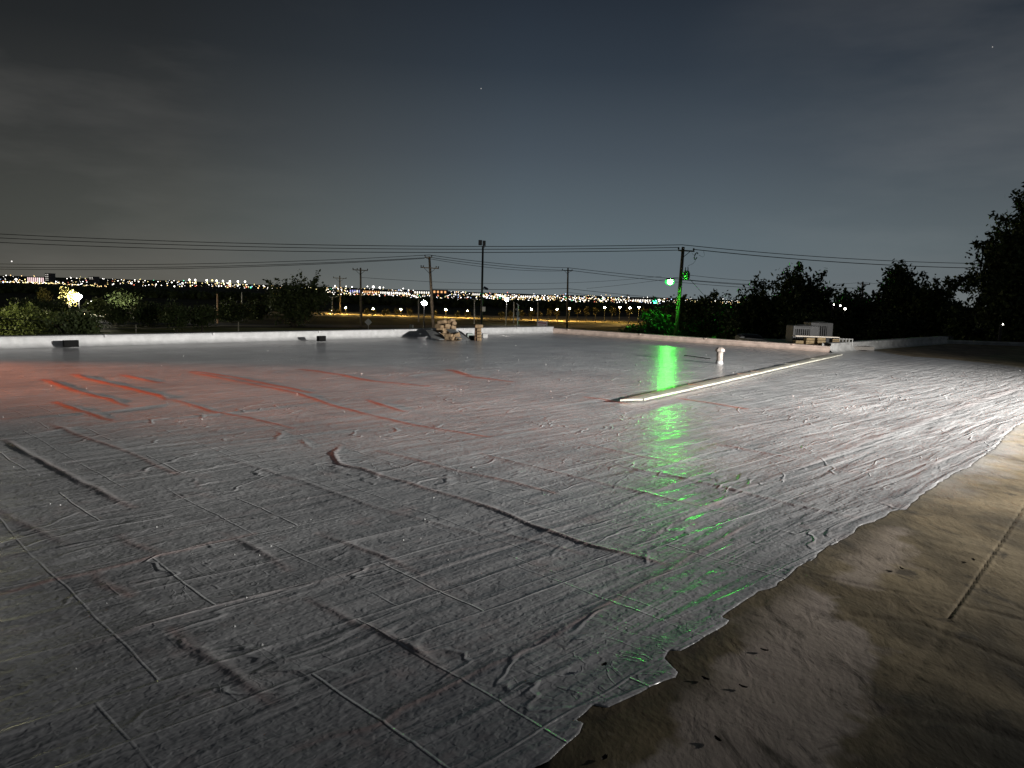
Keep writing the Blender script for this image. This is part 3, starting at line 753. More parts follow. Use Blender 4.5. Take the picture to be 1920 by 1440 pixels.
for i_, (px_, tp_, hw_, D_k, lb_) in enumerate(((1395, 565, 45, 62, 'dark shrub at the left foot of the twiggy dark tree'), (1450, 555, 50, 61, 'dark shrub between the twiggy dark tree and the broad one'), (1560, 566, 50, 57, 'dark shrub at the right foot of the broad black tree'),
        (1625, 566, 50, 57, 'dark shrub under the far utility pole'), (1700, 566, 50, 52, 'dark shrub under the taller upright tree'), (1770, 572, 50, 50, 'dark shrub between the upright pair and the huge tree'), (1820, 578, 40, 47, 'dark shrub at the left foot of the huge tree'))):
    tree(px_, tp_, 665, hw_, D_k, lb_, 500 + i_, 4200, 5.0, name='bush', cat='bush', spiky=.5, lobes=7)

# far belt of woods as one mass
rng = np.random.RandomState(5); Vs = []
for i in range(1000):
    px = rng.uniform(-500, 2500); D = rng.uniform(300, 410)
    kk = 15 + 6 * vnoise(np.array([px / 70.]), np.array([1.3]), 9)[0] + (4 if px < 500 else 0) - (8 if px > 1250 else 0)
    c = P(px, HY(px) + kk + 8, D)
    hgt = max(2.0, (c[2] + 8 * D / F) - GZ) ; c[2] = GZ + hgt * .5
    m = 26; d = rng.normal(size=(m, 3)); d /= np.linalg.norm(d, axis=1)[:, None]
    pos = c + d * np.array([5.0, 4, hgt * .52]) * rng.uniform(.5, 1, (m, 1))
    a = rng.normal(size=(m, 3)); a /= np.linalg.norm(a, axis=1)[:, None]; b = np.cross(a, rng.normal(size=(m, 3))); b /= np.linalg.norm(b, axis=1)[:, None]
    s = rng.uniform(.8, 1.9, (m, 1))
    Vs.append(np.stack([pos - a * s, pos + b * s * .7, pos + a * s, pos - b * s * .7], 1).reshape(-1, 3))
V = np.concatenate(Vs)
o = MB().add(V, [(4 * i, 4 * i + 1, 4 * i + 2, 4 * i + 3) for i in range(len(V) // 4)]).build('distant_woods', LEAF)
tag(o, 'dark belt of woods between the yellow-lit road and the city lights', 'woods', kind='stuff')

# ------------------------------------------------------------------ utility poles
WOOD = mat('old_pole_wood', (.16, .125, .085), .9, var=.35, scale=3, bump=.01, bscale=12)
WIREM = mat('black_cable', (.012, .012, .013), .6)
PORC = mat('dark_insulator', (.03, .028, .028), .3)
TANK = mat('grey_transformer_paint', (.16, .20, .18), .5, var=.2)
def pole(top_px, bot_px, D, rad, label, arms=(), group='wooden utility poles'):
    """arms: list of (pixels below the top, half width px, insulators?)"""
    t = P(*top_px, D); b = P(*bot_px, D); d = (t - b) / (t[2] - b[2]); g = b + d * (GZ - b[2])
    root = empty('utility_pole', tuple(g), label, 'utility pole', group)
    MB().tube([g - d * .1, g * .5 + t * .5, t], [rad * 1.15, rad, rad * .75], 10).build('pole', WOOD, root, smooth=True)
    mpp = D / F
    ends = []
    for dn, hwl, hwr, ins in arms:
        c = t - d * dn * mpp; a = c + np.array([-hwl * mpp, 0, .035 * hwl * mpp * .9]); e = c + np.array([hwr * mpp, 0, -.035 * hwr * mpp])
        off = np.array([0, -rad * 1.5, 0])
        ar = MB(); ax = (a + e) / 2 + off
        ar.box(ax, (np.linalg.norm(e - a), .1, .13), ry=math.radians(1.6))
        br = ar.build('crossarm', WOOD, root)
        bb = MB()
        for q in (a, e):
            bb.tube([c * .35 + q * .65 + off, c + np.array([0, 0, -abs(q[0] - c[0]) * .6]) + off], .03, 5)
        bb.build('brace', DARKM, root)
        for q in ins:
            p = (a + (e - a) * q) + off
            MB().tube([p + (0, 0, .06), p + (0, 0, .14), p + (0, 0, .24), p + (0, 0, .30)], [.03, .08, .09, .03], 8).build('insulator', PORC, root, smooth=True)
            ends.append(p + np.array([0, 0, .3]))
    return root, t, ends
p_green, tG, eG = pole((1281, 463), (1268, 628), 74, .20, 'leaning wooden utility pole lit green by its own lamp, with a transformer', [(7, 10, 20, (0.02, .33, .95))])
# its transformer, cutout, lamp
mpp = 74 / F
def at74(px, py, dy=0.): return P(px, py, 74 + dy)
tk = at74(1287, 516, -.25)
MB().tube([tk + (0, 0, -.42), tk + (0, 0, -.40), tk + (0, 0, .36), tk + (0, 0, .42)], [.2, .26, .26, .2], 14).build('transformer', TANK, p_green, smooth=True)
tt = MB()
for dx in (-.12, .12): tt.tube([tk + (dx, 0, .40), tk + (dx, 0, .75)], [.05, .03], 6)
tt.build('bushing', PORC, p_green)
for s in (-1, 1): MB().box(tk + np.array([s * .30, 0, 0]), (.05, .12, .5)).build('cooling_fin', TANK, p_green)
MB().box(tk + np.array([-.38, .1, -.45]), (.5, .08, .08)).build('bracket', DARKM, p_green)
ct_ = at74(1305, 480, -.2)
ring = [ct_ + np.array([math.cos(a) * .14 + math.sin(a) * .08, 0, math.sin(a) * .32]) for a in np.linspace(0.6, 5.9, 12)]
MB().tube(ring, .05, 6).build('cutout_fuse', PORC, p_green)
wj = MB()
wj.tube([at74(1297, 474), at74(1300, 478), at74(1305, 478)], .012, 4)
wj.tube([at74(1305, 487), at74(1300, 494), at74(1291, 498), at74(1288, 503)], .012, 4)
wj.tube([at74(1319, 470), at74(1321, 478), at74(1318, 482), at74(1310, 478)], .012, 4)
wj.build('jumper_wire', WIREM, p_green)
GREENL = mat('green_glowing_lens', (.3, .9, .4), emit=(.06, 1.0, .05), estr=1400)
GREENB = mat('green_halo_glow', (.1, .5, .15), emit=(.03, 1.0, .16), estr=.95)
lampc = at74(1256, 528, -1.1)
MB().tube([at74(1272, 521), at74(1264, 521, -.6), lampc + (0, 0, .22)], .035, 6).build('lamp_arm', GALV, p_green)
lh = MB().ball(lampc + (0, -.06, .22), .43, 14, 8, (1, 1, .28)).build('lamp_head', GALV, p_green, smooth=True)
MB().ball(lampc + (0, .10, -.02), .40, 16, 10, (1.15, .6, .8)).build('halo_bowl', GREENB, p_green, smooth=True)  # added glowing bowl stands for the green halo round the lens
MB().ball(lampc - (0, .14, .06), .18, 14, 10, (1.2, 1, .95)).build('lamp_lens', GREENL, p_green, smooth=True)
MB().tube([at74(1291, 521), at74(1302, 533), at74(1322, 556), P(1352, 590, 76)], .02, 4).build('guy_wire', WIREM, p_green)

p_lean, tL, eL = pole((805, 481), (812, 606), 107, .20, 'tall utility pole leaning left behind the block pile, crossarm low below its top', [(21, 17, 17, (.03, .15, .85, .97)), (1.5, 8, 5, (0.02, .98))])
p_mid, tM, eM = pole((676, 502), (677, 608), 126, .17, 'straight utility pole with a wide crossarm behind the diamond sign', [(4.5, 14, 14, (.02, .3, .98))])
p_f1, _, _ = pole((637, 517), (638, 590), 180, .17, 'smaller utility pole between the spiky tree and the straight one', [(4.5, 12, 13, (.03, .97))])
p_f2, _, _ = pole((607, 532), (608, 566), 270, .17, 'tiny farthest utility pole beside the spiky tree', [(3, 10, 10, (.03, .97))])
p_r, tR, eR = pole((1065, 502), (1063, 612), 144, .18, 'straight dark utility pole standing behind the far roof corner', [(5.5, 11, 8, (.03, .97))])
p_f3, _, _ = pole((1177, 552), (1176, 588), 240, .15, 'thin short utility pole left of the leaning green-lit one', [(2, 4, 4, (.5,))])
p_f4, _, _ = pole((1618, 528), (1617, 560), 130, .17, 'far utility pole sticking out of the trees on the right', [(4.5, 11, 12, (.03, .35, .97))])

# ------------------------------------------------------------------ power lines
def line(a, b, sag, label, r=.026, n=28):
    a = np.array(a); b = np.array(b)
    pts = [a + (b - a) * t - np.array([0, 0, 4 * sag * t * (1 - t)]) for t in np.linspace(0, 1, n)]
    o = MB().tube(pts, r, 4).build('power_line', WIREM, origin=tuple(a)); return tag(o, label, 'power line', 'power lines between the poles')
off74 = 70
line(at74(1279, 459), P(-190, 428, 78), .75, 'topmost wire of the upper trio crossing the sky to the left', .03)
line(at74(1271, 464), P(-190, 436, 78), .72, 'middle wire of the upper trio crossing the sky to the left', .03)
line(at74(1271, 469), P(-190, 445, 78), .72, 'lowest wire of the upper trio crossing the sky to the left', .03)
line(at74(1279, 459), P(2250, 480, 100), 1.35, 'topmost wire from the green-lit pole to the right edge', .03)
line(at74(1299, 467.5), P(2250, 489, 100), 1.35, 'lower wire from the green-lit pole to the right edge', .036)
line(P(805, 478, 107), P(-900, 440, 112), 2.6, 'topmost wire of the lower trio left of the leaning pole', .034)
line(P(799, 483, 107), P(-900, 447, 112), 2.6, 'middle wire of the lower trio left of the leaning pole', .034)
line(P(796, 484.5, 107), P(-900, 452, 112), 2.65, 'lowest wire of the lower trio left of the leaning pole', .034)
line(P(805, 478, 107), P(1065, 502, 144), .35, 'topmost wire between the leaning pole and the roof-corner pole', .036)
line(P(810, 483, 107), P(1070, 507, 144), .35, 'lower wire between the leaning pole and the roof-corner pole', .036)
line(P(799, 484, 107), P(1054, 508, 144), .55, 'sagging wire between the leaning pole and the roof-corner pole', .03)
line(P(1065, 502, 144), P(1620, 540, 190), .9, 'topmost wire from the roof-corner pole to the right trees', .042)
line(P(1070, 507, 144), P(1620, 546, 190), 1.0, 'lower wire from the roof-corner pole to the right trees', .042)
line(P(811, 542, 107), P(1064, 541, 144), .12, 'upper cable low across the city lights by the roof-corner pole', .036)
line(P(1064, 541, 144), P(1300, 563, 170), .15, 'upper cable falling from the roof-corner pole to the green bush', .036)
line(P(1064, 548, 144), P(1300, 572, 170), .15, 'lower cable falling from the roof-corner pole to the green bush', .03)
line(P(675, 520, 126), P(1240, 518, 170), 1.3, 'thin wire rising behind the camera mast toward the green lamp', .026)
line(P(1100, 541, 150), P(1260, 522, 120), .1, 'thin wire climbing to the pole below the green lamp', .022)
line(P(1286, 515, 74), P(1520, 528, 90), .25, 'thin service wire from the transformer to the black trees', .018)
line(P(1275, 524, 74), P(1520, 537, 90), .2, 'service wire below the transformer to the black trees', .022)
line(P(480, 563, 120), P(790, 561, 110), .2, 'dim cable across the spiky tree below the city lights', .024)
line(P(1538, 532, 130), P(1618, 529, 130), .15, 'wire left of the far pole above the right trees', .02)
line(P(1618, 529, 130), P(1700, 534, 130), .15, 'wire right of the far pole above the right trees', .02)
line(P(-60, 590, 40), P(330, 606, 60), .25, 'upper black cable in front of the lit trees at far left', .02)
line(P(-60, 604, 40), P(330, 612, 60), .25, 'middle black cable in front of the lit trees at far left', .018)
line(P(-60, 614, 40), P(330, 619, 60), .2, 'lowest black cable in front of the lit trees at far left', .018)
line(P(1227, 577, 74), P(1268, 571, 74), .06, 'short drooping cable tied to the green-lit pole at bush height', .03)

# ------------------------------------------------------------------ camera mast with solar panel
root = empty('camera_mast', tuple(np.array([*P(903, 612, 62)[:2], GZ])), 'tall thin mast with box antennas on top and a small solar panel', 'mast')
mt = P(905.5, 461, 62); mbm = np.array([*P(903, 612, 62)[:2], GZ])
MB().tube([mbm, mt], [.11, .075], 8).build('pole', GALV if False else DARKM, root, smooth=True)
ms = 62 / F
c = P(900.5, 455, 62); MB().box(c, (6.5 * ms, .25, 9.5 * ms), bev=.02).build('antenna_box', DARKM, root)
c = P(907, 456, 62); MB().box(c, (4.0 * ms, .08, 9.5 * ms), bev=.01).build('antenna_panel', DARKM, root)
c = P(909.6, 457, 62); MB().box(c, (2.0 * ms, .2, 11 * ms), bev=.01).build('antenna_panel', DARKM, root)
c = P(906, 463, 62); MB().box(c, (5 * ms, .15, 2.5 * ms)).build('bracket', DARKM, root)
PV = mat('solar_cells', (.01, .012, .02), .2, spec=.6)
c = P(911, 540.5, 62); MB().box(c, (9 * ms, 6 * ms, .04), ry=math.radians(28), rx=math.radians(35)).build('solar_panel', PV, root)
MB().tube([P(904.5, 541, 62), c], .03, 6).build('bracket', DARKM, root)
WHITEB = mat('white_painted_box', (.62, .58, .52), .5, var=.15)
c = P(907, 579.5, 61.8); MB().box(c, (6 * ms, .25, 9 * ms), bev=.02).build('equipment_box', WHITEB, root)

# ------------------------------------------------------------------ signs
SIGNB = mat('bare_aluminium_sign', (.42, .42, .43), .55, .1, var=.1)
SIGNW = mat('white_sign_face', (.62, .55, .56), .6, var=.12, scale=5); SIGNR = mat('red_sign_print', (.30, .04, .07), .6)
D = 92; s = D / F
c = P(690.5, 604, D); root = empty('diamond_sign', (c[0], c[1], GZ), 'diamond-shaped road sign seen from its bare back', 'sign')
MB().add([c + np.array(v) * s for v in [(-7, 0, .2), (0, 0, -6.8), (7, 0, -.2), (0, 0, 7)]] + [c + np.array(v) * s + (0, .02, 0) for v in [(-7, 0, .2), (0, 0, -6.8), (7, 0, -.2), (0, 0, 7)]],
         [(0, 1, 2, 3), (7, 6, 5, 4), (0, 4, 5, 1), (1, 5, 6, 2), (2, 6, 7, 3), (3, 7, 4, 0)]).build('sign_plate', SIGNB, root)
MB().tube([(c[0], c[1] + .06, GZ), (c[0], c[1] + .06, c[2])], .04, 6).build('post', SIGNB, root)
D = 90; s = D / F
for px, lb, hh in ((769.5, 'small pale upright sign plate, left one of the low pair', 7), (774, 'small pale upright sign plate, right one of the low pair', 5.5)):
    c = P(px, 612, D); root = empty('small_sign', (c[0], c[1], GZ), lb, 'sign')
    MB().box(c, (3.0 * s, .03, hh * s)).build('sign_plate', SIGNB, root)
    MB().tube([(c[0], c[1] + .05, GZ), (c[0], c[1] + .05, c[2])], .03, 6).build('post', DARKM, root)
D = 60; s = D / F
c = P(1016.5, 607.5, D); root = empty('notice_board', (c[0], c[1], GZ), 'white board sign with a dark red band standing behind the parapet', 'sign')
MB().box(c, (17 * s, .05, 12 * s), ry=math.radians(1)).build('sign_panel', SIGNW, root)
MB().box(c + np.array([0, -.035, 2.0 * s]), (15.5 * s, .02, 2.0 * s), ry=math.radians(3)).build('printed_band', SIGNR, root)
MB().box(c + np.array([-2 * s, -.035, -2.0 * s]), (9 * s, .02, .9 * s)).build('printed_line', SIGNR, root)
MB().box(c + np.array([-2.2 * s, -.035, -4.6 * s]), (7 * s, .02, .8 * s)).build('printed_line', DARKM, root)
MB().box(c + np.array([5.6 * s, -.035, -3.6 * s]), (1.0 * s, .02, 5 * s), ry=math.radians(38)).build('printed_arrow', SIGNR, root)
for dx in (-8.7, 9.4): MB().tube([(c[0] + dx * s, c[1] + .05, GZ), (c[0] + dx * s, c[1] + .05, c[2] + 6 * s)], .05, 6).build('post', SIGNB, root)
# solar beacon post
D = 64; s = D / F
c = P(970.5, 612, D); root = empty('beacon_post', (c[0], c[1], GZ), 'slim roadside post with a tilted solar top and small boxes on it', 'signal post')
tpp = P(971.5, 572, D)
MB().tube([(c[0], c[1], GZ), tpp], .045, 7).build('post', GALV, root)
MB().box(P(971, 571, D), (6.5 * s, .3, .05), ry=math.radians(35)).build('solar_panel', GALV, root)
MB().ball(P(968.5, 580, D), 2.3 * s, 10, 6).build('beacon_head', GALV, root, smooth=True)
MB().box(P(971, 588, D), (5.5 * s, .14, 6.5 * s), bev=.02).build('signal_box', TANK, root)
MB().box(P(971.5, 597.5, D), (6 * s, .14, 5.5 * s), bev=.02).build('sign_plate', GALV, root)
MB().box(P(965.8, 612, D), (3.5 * s, .16, 5 * s), bev=.02).build('push_button_box', WHITEB, root)
MB().box(P(973.3, 611, D), (2 * s, .1, 5 * s), bev=.02).build('conduit_box', GALV, root)
# white road marker stakes near the park
for px, a, b, lb in ((447, 604, 612, 'short pale stake by the park path under the broad dark tree'), (255, 608, 622, 'pale thin stake between the two pale-trunk trees')):
    c = P(px, b, 80); o = MB().tube([(c[0], c[1], GZ), P(px, a, 80)], .06, 6).build('marker_stake', PALEBARK, origin=(c[0], c[1], GZ)); tag(o, lb, 'stake')

# ------------------------------------------------------------------ street lamps
def lampmat(nm, col, st, sample=True): return mat(nm, (.8, .8, .8), emit=col, estr=st, sample=sample)
LW = lampmat('white_lamp_glow', (1, .93, .85), 260); LWB = lampmat('bright_flood_glow', (1, .96, .78), 1900)
LY = lampmat('amber_lamp_glow', (1, .62, .16), 1500); LS = lampmat('small_lamp_glow', (1, .95, .85), 12, False)
def lamp(px, py, D, rpx, lm, label, base_k=None, arm=0, group='street lamps along the far road', polem=None, name='street_lamp'):
    c = P(px, py, D); root = empty(name, (c[0] + arm, c[1], GZ), label, 'street lamp', group)
    r = rpx * D / F
    MB().tube([(c[0] + arm, c[1] + .02, GZ), (c[0] + arm, c[1], c[2] + r * .9)], [.11, .06], 7).build('post', polem or DARKM, root)
    if arm: MB().tube([(c[0] + arm, c[1], c[2] + r * .9), (c[0], c[1], c[2] + r * 1.1)], .05, 5).build('arm', DARKM, root)
    MB().ball(c + np.array([0, -.12, r * .55]), r * .85, 10, 5, (1.1, 1.1, .5)).build('lamp_head', DARKM, root, smooth=True)
    MB().ball(c + np.array([0, -.14, 0]), r, 10, 8, (1.1, 1.0, 1)).build('lamp_globe', lm, root, smooth=True)
    return root
lamp(795.5, 568, 100, 4.4, lampmat('bright_white_globe', (1, .92, .88), 300), 'brightest white lamp in the middle, left of the leaning pole', group='bright lamps near the road')
lamp(147.5, 556, 138, 5.2, LWB, 'blazing white park light beside the glowing yellow tree', arm=0, group='bright lamps near the road')
lamp(950, 562, 150, 2.5, LW, 'white lamp on a pale post right of the camera mast', polem=GALV, group='bright lamps near the road')
lamp(-130, 528, 50, 7, lampmat('warm_street_globe', (1, .95, .55), 1000), 'warm street lamp just beyond the left edge, lighting the bushy trees', arm=0, group='bright lamps near the road')
lamp(-280, 540, 105, 6, lampmat('park_globe', (1, .92, .50), 3500), 'park lamp beyond the left edge over the mown lawn', arm=0, group='bright lamps near the road')
ry = [(622.5, 583.5, 'first'), (648.5, 577, ''), (700, 579, ''), (752, 580, ''), (836, 581, ''), (876, 583, ''), (996.5, 580, ''), (1044, 580, ''), (1067.5, 578, ''), (1134, 576.5, ''), (1162, 576, ''), (1181, 577, ''), (1198, 576.5, '')]
where = ['small amber lamp under the first short pole right of the spiky tree', 'small lamp between the two thin utility poles', 'small lamp directly right of the straight crossarm pole',
         'small lamp left of the brightest white lamp', 'small lamp over the block pile, right of the leaning pole', 'small lamp left of the camera mast', 'small lamp left of the white board sign, past the beacon post',
         'small lamp between the board sign and the roof-corner pole', 'small lamp close to the right of the roof-corner pole', 'lamp midway between the roof-corner pole and the bush', 'lamp just left of the thin short pole',
         'lamp just right of the thin short pole', 'lamp nearest the green-lit bush']
for (px, py, _), lb in zip(ry, where):
    lamp(px, py, 182, 1.35, LY, lb)
# near row that lights the yellow verge: lamps whose heads sit low over the road
for px, lb in ((815, 'low amber lamp under the leaning pole by the verge'), (915, 'low amber lamp behind the camera mast by the verge'), (965, 'low amber lamp behind the beacon post by the verge')):
    pass
PALEP = mat('sunless_pale_post', (.45, .42, .38), .7, var=.1)
def plain_post(px, a, b, D, label, head=0, m=None):
    t = P(px, a, D); q = P(px, b, D); root = empty('lamp_post', (q[0], q[1], GZ), label, 'lamp post', 'unlit tall lamp posts')
    MB().tube([(q[0], q[1], GZ), t], [.13, .09], 7).build('post', m or PALEP, root)
    if head:
        for s_ in (-1, 1): MB().box(t + np.array([s_ * head * .5, 0, .05]), (head, .2, .12), ry=s_ * -.18).build('lamp_head', m or PALEP, root)
plain_post(623, 557, 592, 170, 'unlit lamp post with two arms right of the spiky tree', 1.3)
plain_post(889.5, 562, 594, 150, 'pale unlit lamp post left of the camera mast', .5)
plain_post(785, 560, 590, 150, 'pale unlit post left of the brightest white lamp')
plain_post(1008.5, 566, 592, 165, 'pale thin post behind the board sign')
plain_post(407.5, 551, 578, 120, 'orange-lit bare post in front of the dark park trees', m=mat('orange_lit_paint', (.6, .35, .2), .7))  # orange light on this post is put into its paint colour
plain_post(453.5, 548, 573, 130, 'thin pale post right of the orange-lit post')
plain_post(963.5, 566, 592, 160, 'dim thin post just left of the beacon post', m=GALV)
plain_post(1176, 556, 588, 170, 'pale wide post by the far trees before the bush') if False else None
# traffic light
D = 150; c = P(1228, 566, D); root = empty('traffic_light', (c[0] + .5, c[1], GZ), 'green traffic light glowing left of the leaning wooden pole', 'traffic light')
MB().tube([(c[0] + .5, c[1] + .2, GZ), (c[0] + .5, c[1] + .2, c[2] + .9)], .09, 7).build('post', DARKM, root)
MB().box(c + np.array([0, .25, .35]), (.5, .3, 1.3), bev=.04).build('signal_housing', DARKM, root)
MB().ball(c, 3.2 * D / F, 12, 8, (1, .6, 1)).build('green_lens', lampmat('green_signal_glow', (.02, 1, .25), 60), root, smooth=True)
# lights glimpsed through the right trees
for i, (px, py, r, lb) in enumerate(((1562, 571, 1.5, 'small pale light left of a brighter one among the right trees'), (1583, 579, 2.6, 'bright round light low among the right trees'), (1574, 573, 2.0, 'yellowish light between two white ones in the right trees'),
        (1761, 577.5, 3.0, 'bright light through leaves under the upright black trees'), (1686, 587, 1.2, 'tiny lone light in the dark under the upright black trees'), (1877, 608, 1.4, 'tiny light low in the huge tree at right'))):
    D = 49 if i not in (3,) else 47
    lamp(px, py, D + 4 if i != 5 else 38, r * .75, LS, lb, group='lights glimpsed through the right trees')
for i in range(9):
    mb = MB()
# ------------------------------------------------------------------ young trees along the lit road
sap = [(623, 584, 5), (634.5, 585, 4), (687.5, 584.5, 5), (700, 586, 4), (719, 586.5, 4), (726.5, 586, 4), (744, 585.5, 4.5), (768, 585, 6), (814, 588, 6), (857, 590, 5), (877, 589, 5), (940, 589, 5), (958, 588, 5), (978, 588, 4), (997, 588, 5), (1011, 588, 5),
       (1030, 586, 5), (1044, 587, 5), (1083, 584, 5), (1099, 584, 6), (1117, 583, 5), (1149, 583, 7), (1180, 584, 5), (1207, 583, 4), (1217, 584, 4)]
saplabel = ['under the unlit double-arm post', 'right of the unlit double-arm post', 'right behind the straight crossarm pole', 'under the lamp beside the straight pole', 'first of the close pair left of centre', 'second of the close pair left of centre',
  'left of the dim lamp before the brightest one', 'with leaning crown left of the brightest lamp', 'against the leaning pole', 'above the block pile', 'under the lamp left of the camera mast', 'right of the camera mast', 'under the white lamp on a pale post', 'right behind the beacon post',
  'under the lamp left of the board sign', 'above the board sign', 'between board sign and corner pole', 'under the lamp left of the corner pole', 'right of the corner pole', 'second right of the corner pole', 'left of the lamp midway to the bush', 'tallest, before the thin short pole', 'at the thin short pole', 'left of the two nearest the bush', 'nearest the bush']
for i, ((px, py, r), sl) in enumerate(zip(sap, saplabel)):
    tree(px, py - r, py + r * .8, r * .75, 178, 'small lit yellow sapling by the road, ' + sl, 300 + i, 70, 1.6, LEAF3, name='sapling', cat='sapling', group='saplings along the far road', lobes=3)

# ------------------------------------------------------------------ far city
rng = np.random.RandomState(77)
cm = [lampmat('city_light_white', (1, .95, .88), 5, False), lampmat('city_light_warm', (1, .66, .28), 3, False), lampmat('city_light_yellow', (1, .84, .35), 2.6, False),
      lampmat('city_light_blue', (.5, .65, 1), 4, False), lampmat('city_light_red', (1, .22, .12), 3, False), lampmat('city_light_green', (.15, 1, .5), 2.5, False)]
groups = [MB() for _ in cm]
def dot(px, kk, rpx, ci, D=None):
    D = D or float(np.interp(kk, [-6, 1.6, 2.4, 6.5, 12, 14], [3300, 3000, 2300, 1350, 720, 600])) * rng.uniform(.8, .97); rpx *= .68; c = P(px, HY(px) + kk, D); r = rpx * D / F
    groups[ci].ball(c, r, 6, 4)
def choose(): return rng.choice(6, p=[.46, .24, .18, .05, .045, .025])
for i in range(260):   # left hillside
    px = rng.uniform(-60, 480); kk = rng.uniform(-5, 9) * (1 - px / 1400) + rng.normal() * .6
    dot(px, kk, rng.uniform(.45, 1.25), choose())
for i in range(190):   # yellow-lit street strips, left
    px = rng.uniform(-60, 200); dot(px, 8 + (px > 110) * (px - 110) * .035 + rng.normal() * .8 + 0, rng.uniform(.5, 1.1), rng.choice([2, 2, 1, 0]))
for i in range(90):
    px = rng.uniform(400, 640); dot(px, rng.uniform(-2, 6), rng.uniform(.45, 1.3), choose())
for i in range(800):   # centre
    px = abs(rng.normal() * 190) * rng.choice([-1, 1.6]) + 790
    if px < 610 or px > 1400: continue
    dot(px, rng.uniform(-.5, 14) if px < 900 else rng.uniform(2, 12), rng.uniform(.45, 1.25), choose())
for i in range(520):
    px = rng.uniform(900, 1420); dot(px, 6 + rng.normal() * 2.6 - (px - 900) * .004, rng.uniform(.4, 1.1), choose())
for i in range(70):
    px = rng.uniform(1340, 1700); dot(px, 3 + rng.normal() * 2.6, rng.uniform(.5, 1.2), rng.choice([0, 1, 1]))
for px, py, r, ci in [(6, 529, 2.4, 3), (30, 524, 4, 0), (20, 516, 1.5, 1), (47, 524, 2, 2), (104, 528, 2.8, 0), (133, 521, 1.6, 0), (172, 521, 1.6, 0), (185, 524, 1.4, 0), (195, 523, 1.2, 0), (221, 527, 2.4, 0), (213, 532, 1.6, 0),
    (245, 592 - 61, 2, 0), (260, 528, 1.8, 0), (279, 534, 1.4, 0), (322, 529.5, 2, 0), (342, 531, 2.6, 0), (327, 537, 2.4, 0), (365, 531, 1.6, 0), (501, 540, 3.2, 0), (484, 540, 2, 1), (511, 541, 2, 0), (462, 538, 2, 4), (470, 539, 2.6, 5),
    (590, 543, 1.6, 0), (628, 536, 2.2, 0), (649, 537, 2, 0), (660, 538, 2.2, 0), (689, 537, 1.8, 0), (700, 538, 4.0, 0), (712, 539, 3, 0), (719, 539, 1.6, 0), (756, 541, 1.8, 0), (766, 561, 2.6, 0), (777, 555, 2.8, 0), (815, 547, 1.6, 1), (824, 548, 1.6, 1), (832, 548, 1.8, 1),
    (826, 563, 2, 0), (836, 562, 2.2, 0), (841, 561, 2.2, 0), (858, 562, 2.8, 0), (870, 563, 1.8, 0), (882, 563, 2, 0), (896, 562, 3.2, 0), (1056, 570, 2.2, 0), (1043, 568, 1.6, 0), (1075, 570, 2, 0), (1098, 572, 2, 0), (1108, 572, 2, 0), (1001, 566, 1.6, 0), (1177, 561, 2, 1), (1200, 565, 2.4, 0),
    (164, 545.5, 1.9, 0), (246, 548, 3.0, 0), (252, 546, 1.6, 0), (148, 542, 1.5, 0)]:
    dot(px, py - HY(px), r * .8, ci, None if py - HY(px) < 14 else 420)
root = empty('city_lights', (0, 1500, -5)); tag(root, 'mass of tiny white and amber lights of the far city', 'city lights', kind='stuff')
for g, m_ in zip(groups, cm):
    if g.v: tag(g.build('lights', m_, root), kind='stuff')
# buildings in the far city
BLD = mat('far_building_wall', (.16, .14, .14), .8, var=.2); 
WIN = [lampmat('pink_lit_window', (1, .72, .72), 1.3, False), lampmat('white_lit_window', (1, .95, .85), 1.6, False), lampmat('blue_lit_window', (.45, .45, 1), .9, False), lampmat('orange_lit_window', (1, .5, .2), 1.1, False)]
ROOFM = mat('far_roof', (.06, .06, .07), .8)
def farb(px0, px1, top, bot, label, wi, nw, rows=1, D=1350, wh=.55, wmat=None):
    mp_ = D / F; a = P(px0, bot + (HY(px0) - HY((px0 + px1) / 2)), D); b = P(px1, bot, D); w_ = b[0] - a[0]; h = (bot - top) * mp_; z0 = P((px0 + px1) / 2, bot, D)[2] 
    cx = (a[0] + b[0]) / 2; root = empty('far_building', (cx, D + 10, z0), label, 'building', 'buildings of the far city')
    MB().box((cx, D + 10, z0 + h / 2 - 3), (w_, 20, h + 6)).build('wall', wmat or BLD, root)
    MB().box((cx, D + 10, z0 + h + .3), (w_ + 1, 21, .6)).build('roof', ROOFM, root)
    me = None
    for r in range(rows):
        for i in range(nw):
            ww = w_ / nw
            x = cx - w_ / 2 + ww * (i + .5); zz = z0 + h * (r + .5) / rows
            MB().box((x, D - .1, zz), (ww * .5, .3, h / rows * wh)).build('window', WIN[wi] if rng.rand() > .12 else WIN[1], root)
farb(51, 83, 519.5, 530, 'pale far building with a row of tall pink-lit windows at the left', 0, 9, 1, wh=.8)
farb(85, 91.5, 513, 527, 'dark far tower with two lit windows near its top', 1, 2, 4, wh=.18)
farb(655, 676, 542, 550, 'far building with violet-blue lights left of the straight pole', 2, 5, 1)
farb(680, 712, 544, 551, 'orange-lit far shopfront building right of the straight pole', 3, 8, 1)
farb(712, 768, 546, 553, 'long low far building with a line of white-lit windows', 1, 14, 1)
farb(776, 806, 545, 552, 'far building with a lit roof edge behind the leaning pole', 1, 7, 1)
farb(811, 838, 544, 551, 'amber-lit far building right of the leaning pole', 3, 4, 1)
farb(885, 900, 549, 555, 'small lit far building behind the camera mast', 1, 4, 1)
farb(975, 1000, 553, 559, 'low far building with green-white lights above the beacon post', 1, 6, 1)
farb(1185, 1225, 560, 567, 'long white-lit far building left of the green signal', 1, 9, 1)
farb(167, 175, 519, 524, 'small dark far block house on the left hill', 1, 2, 2, wh=.2)
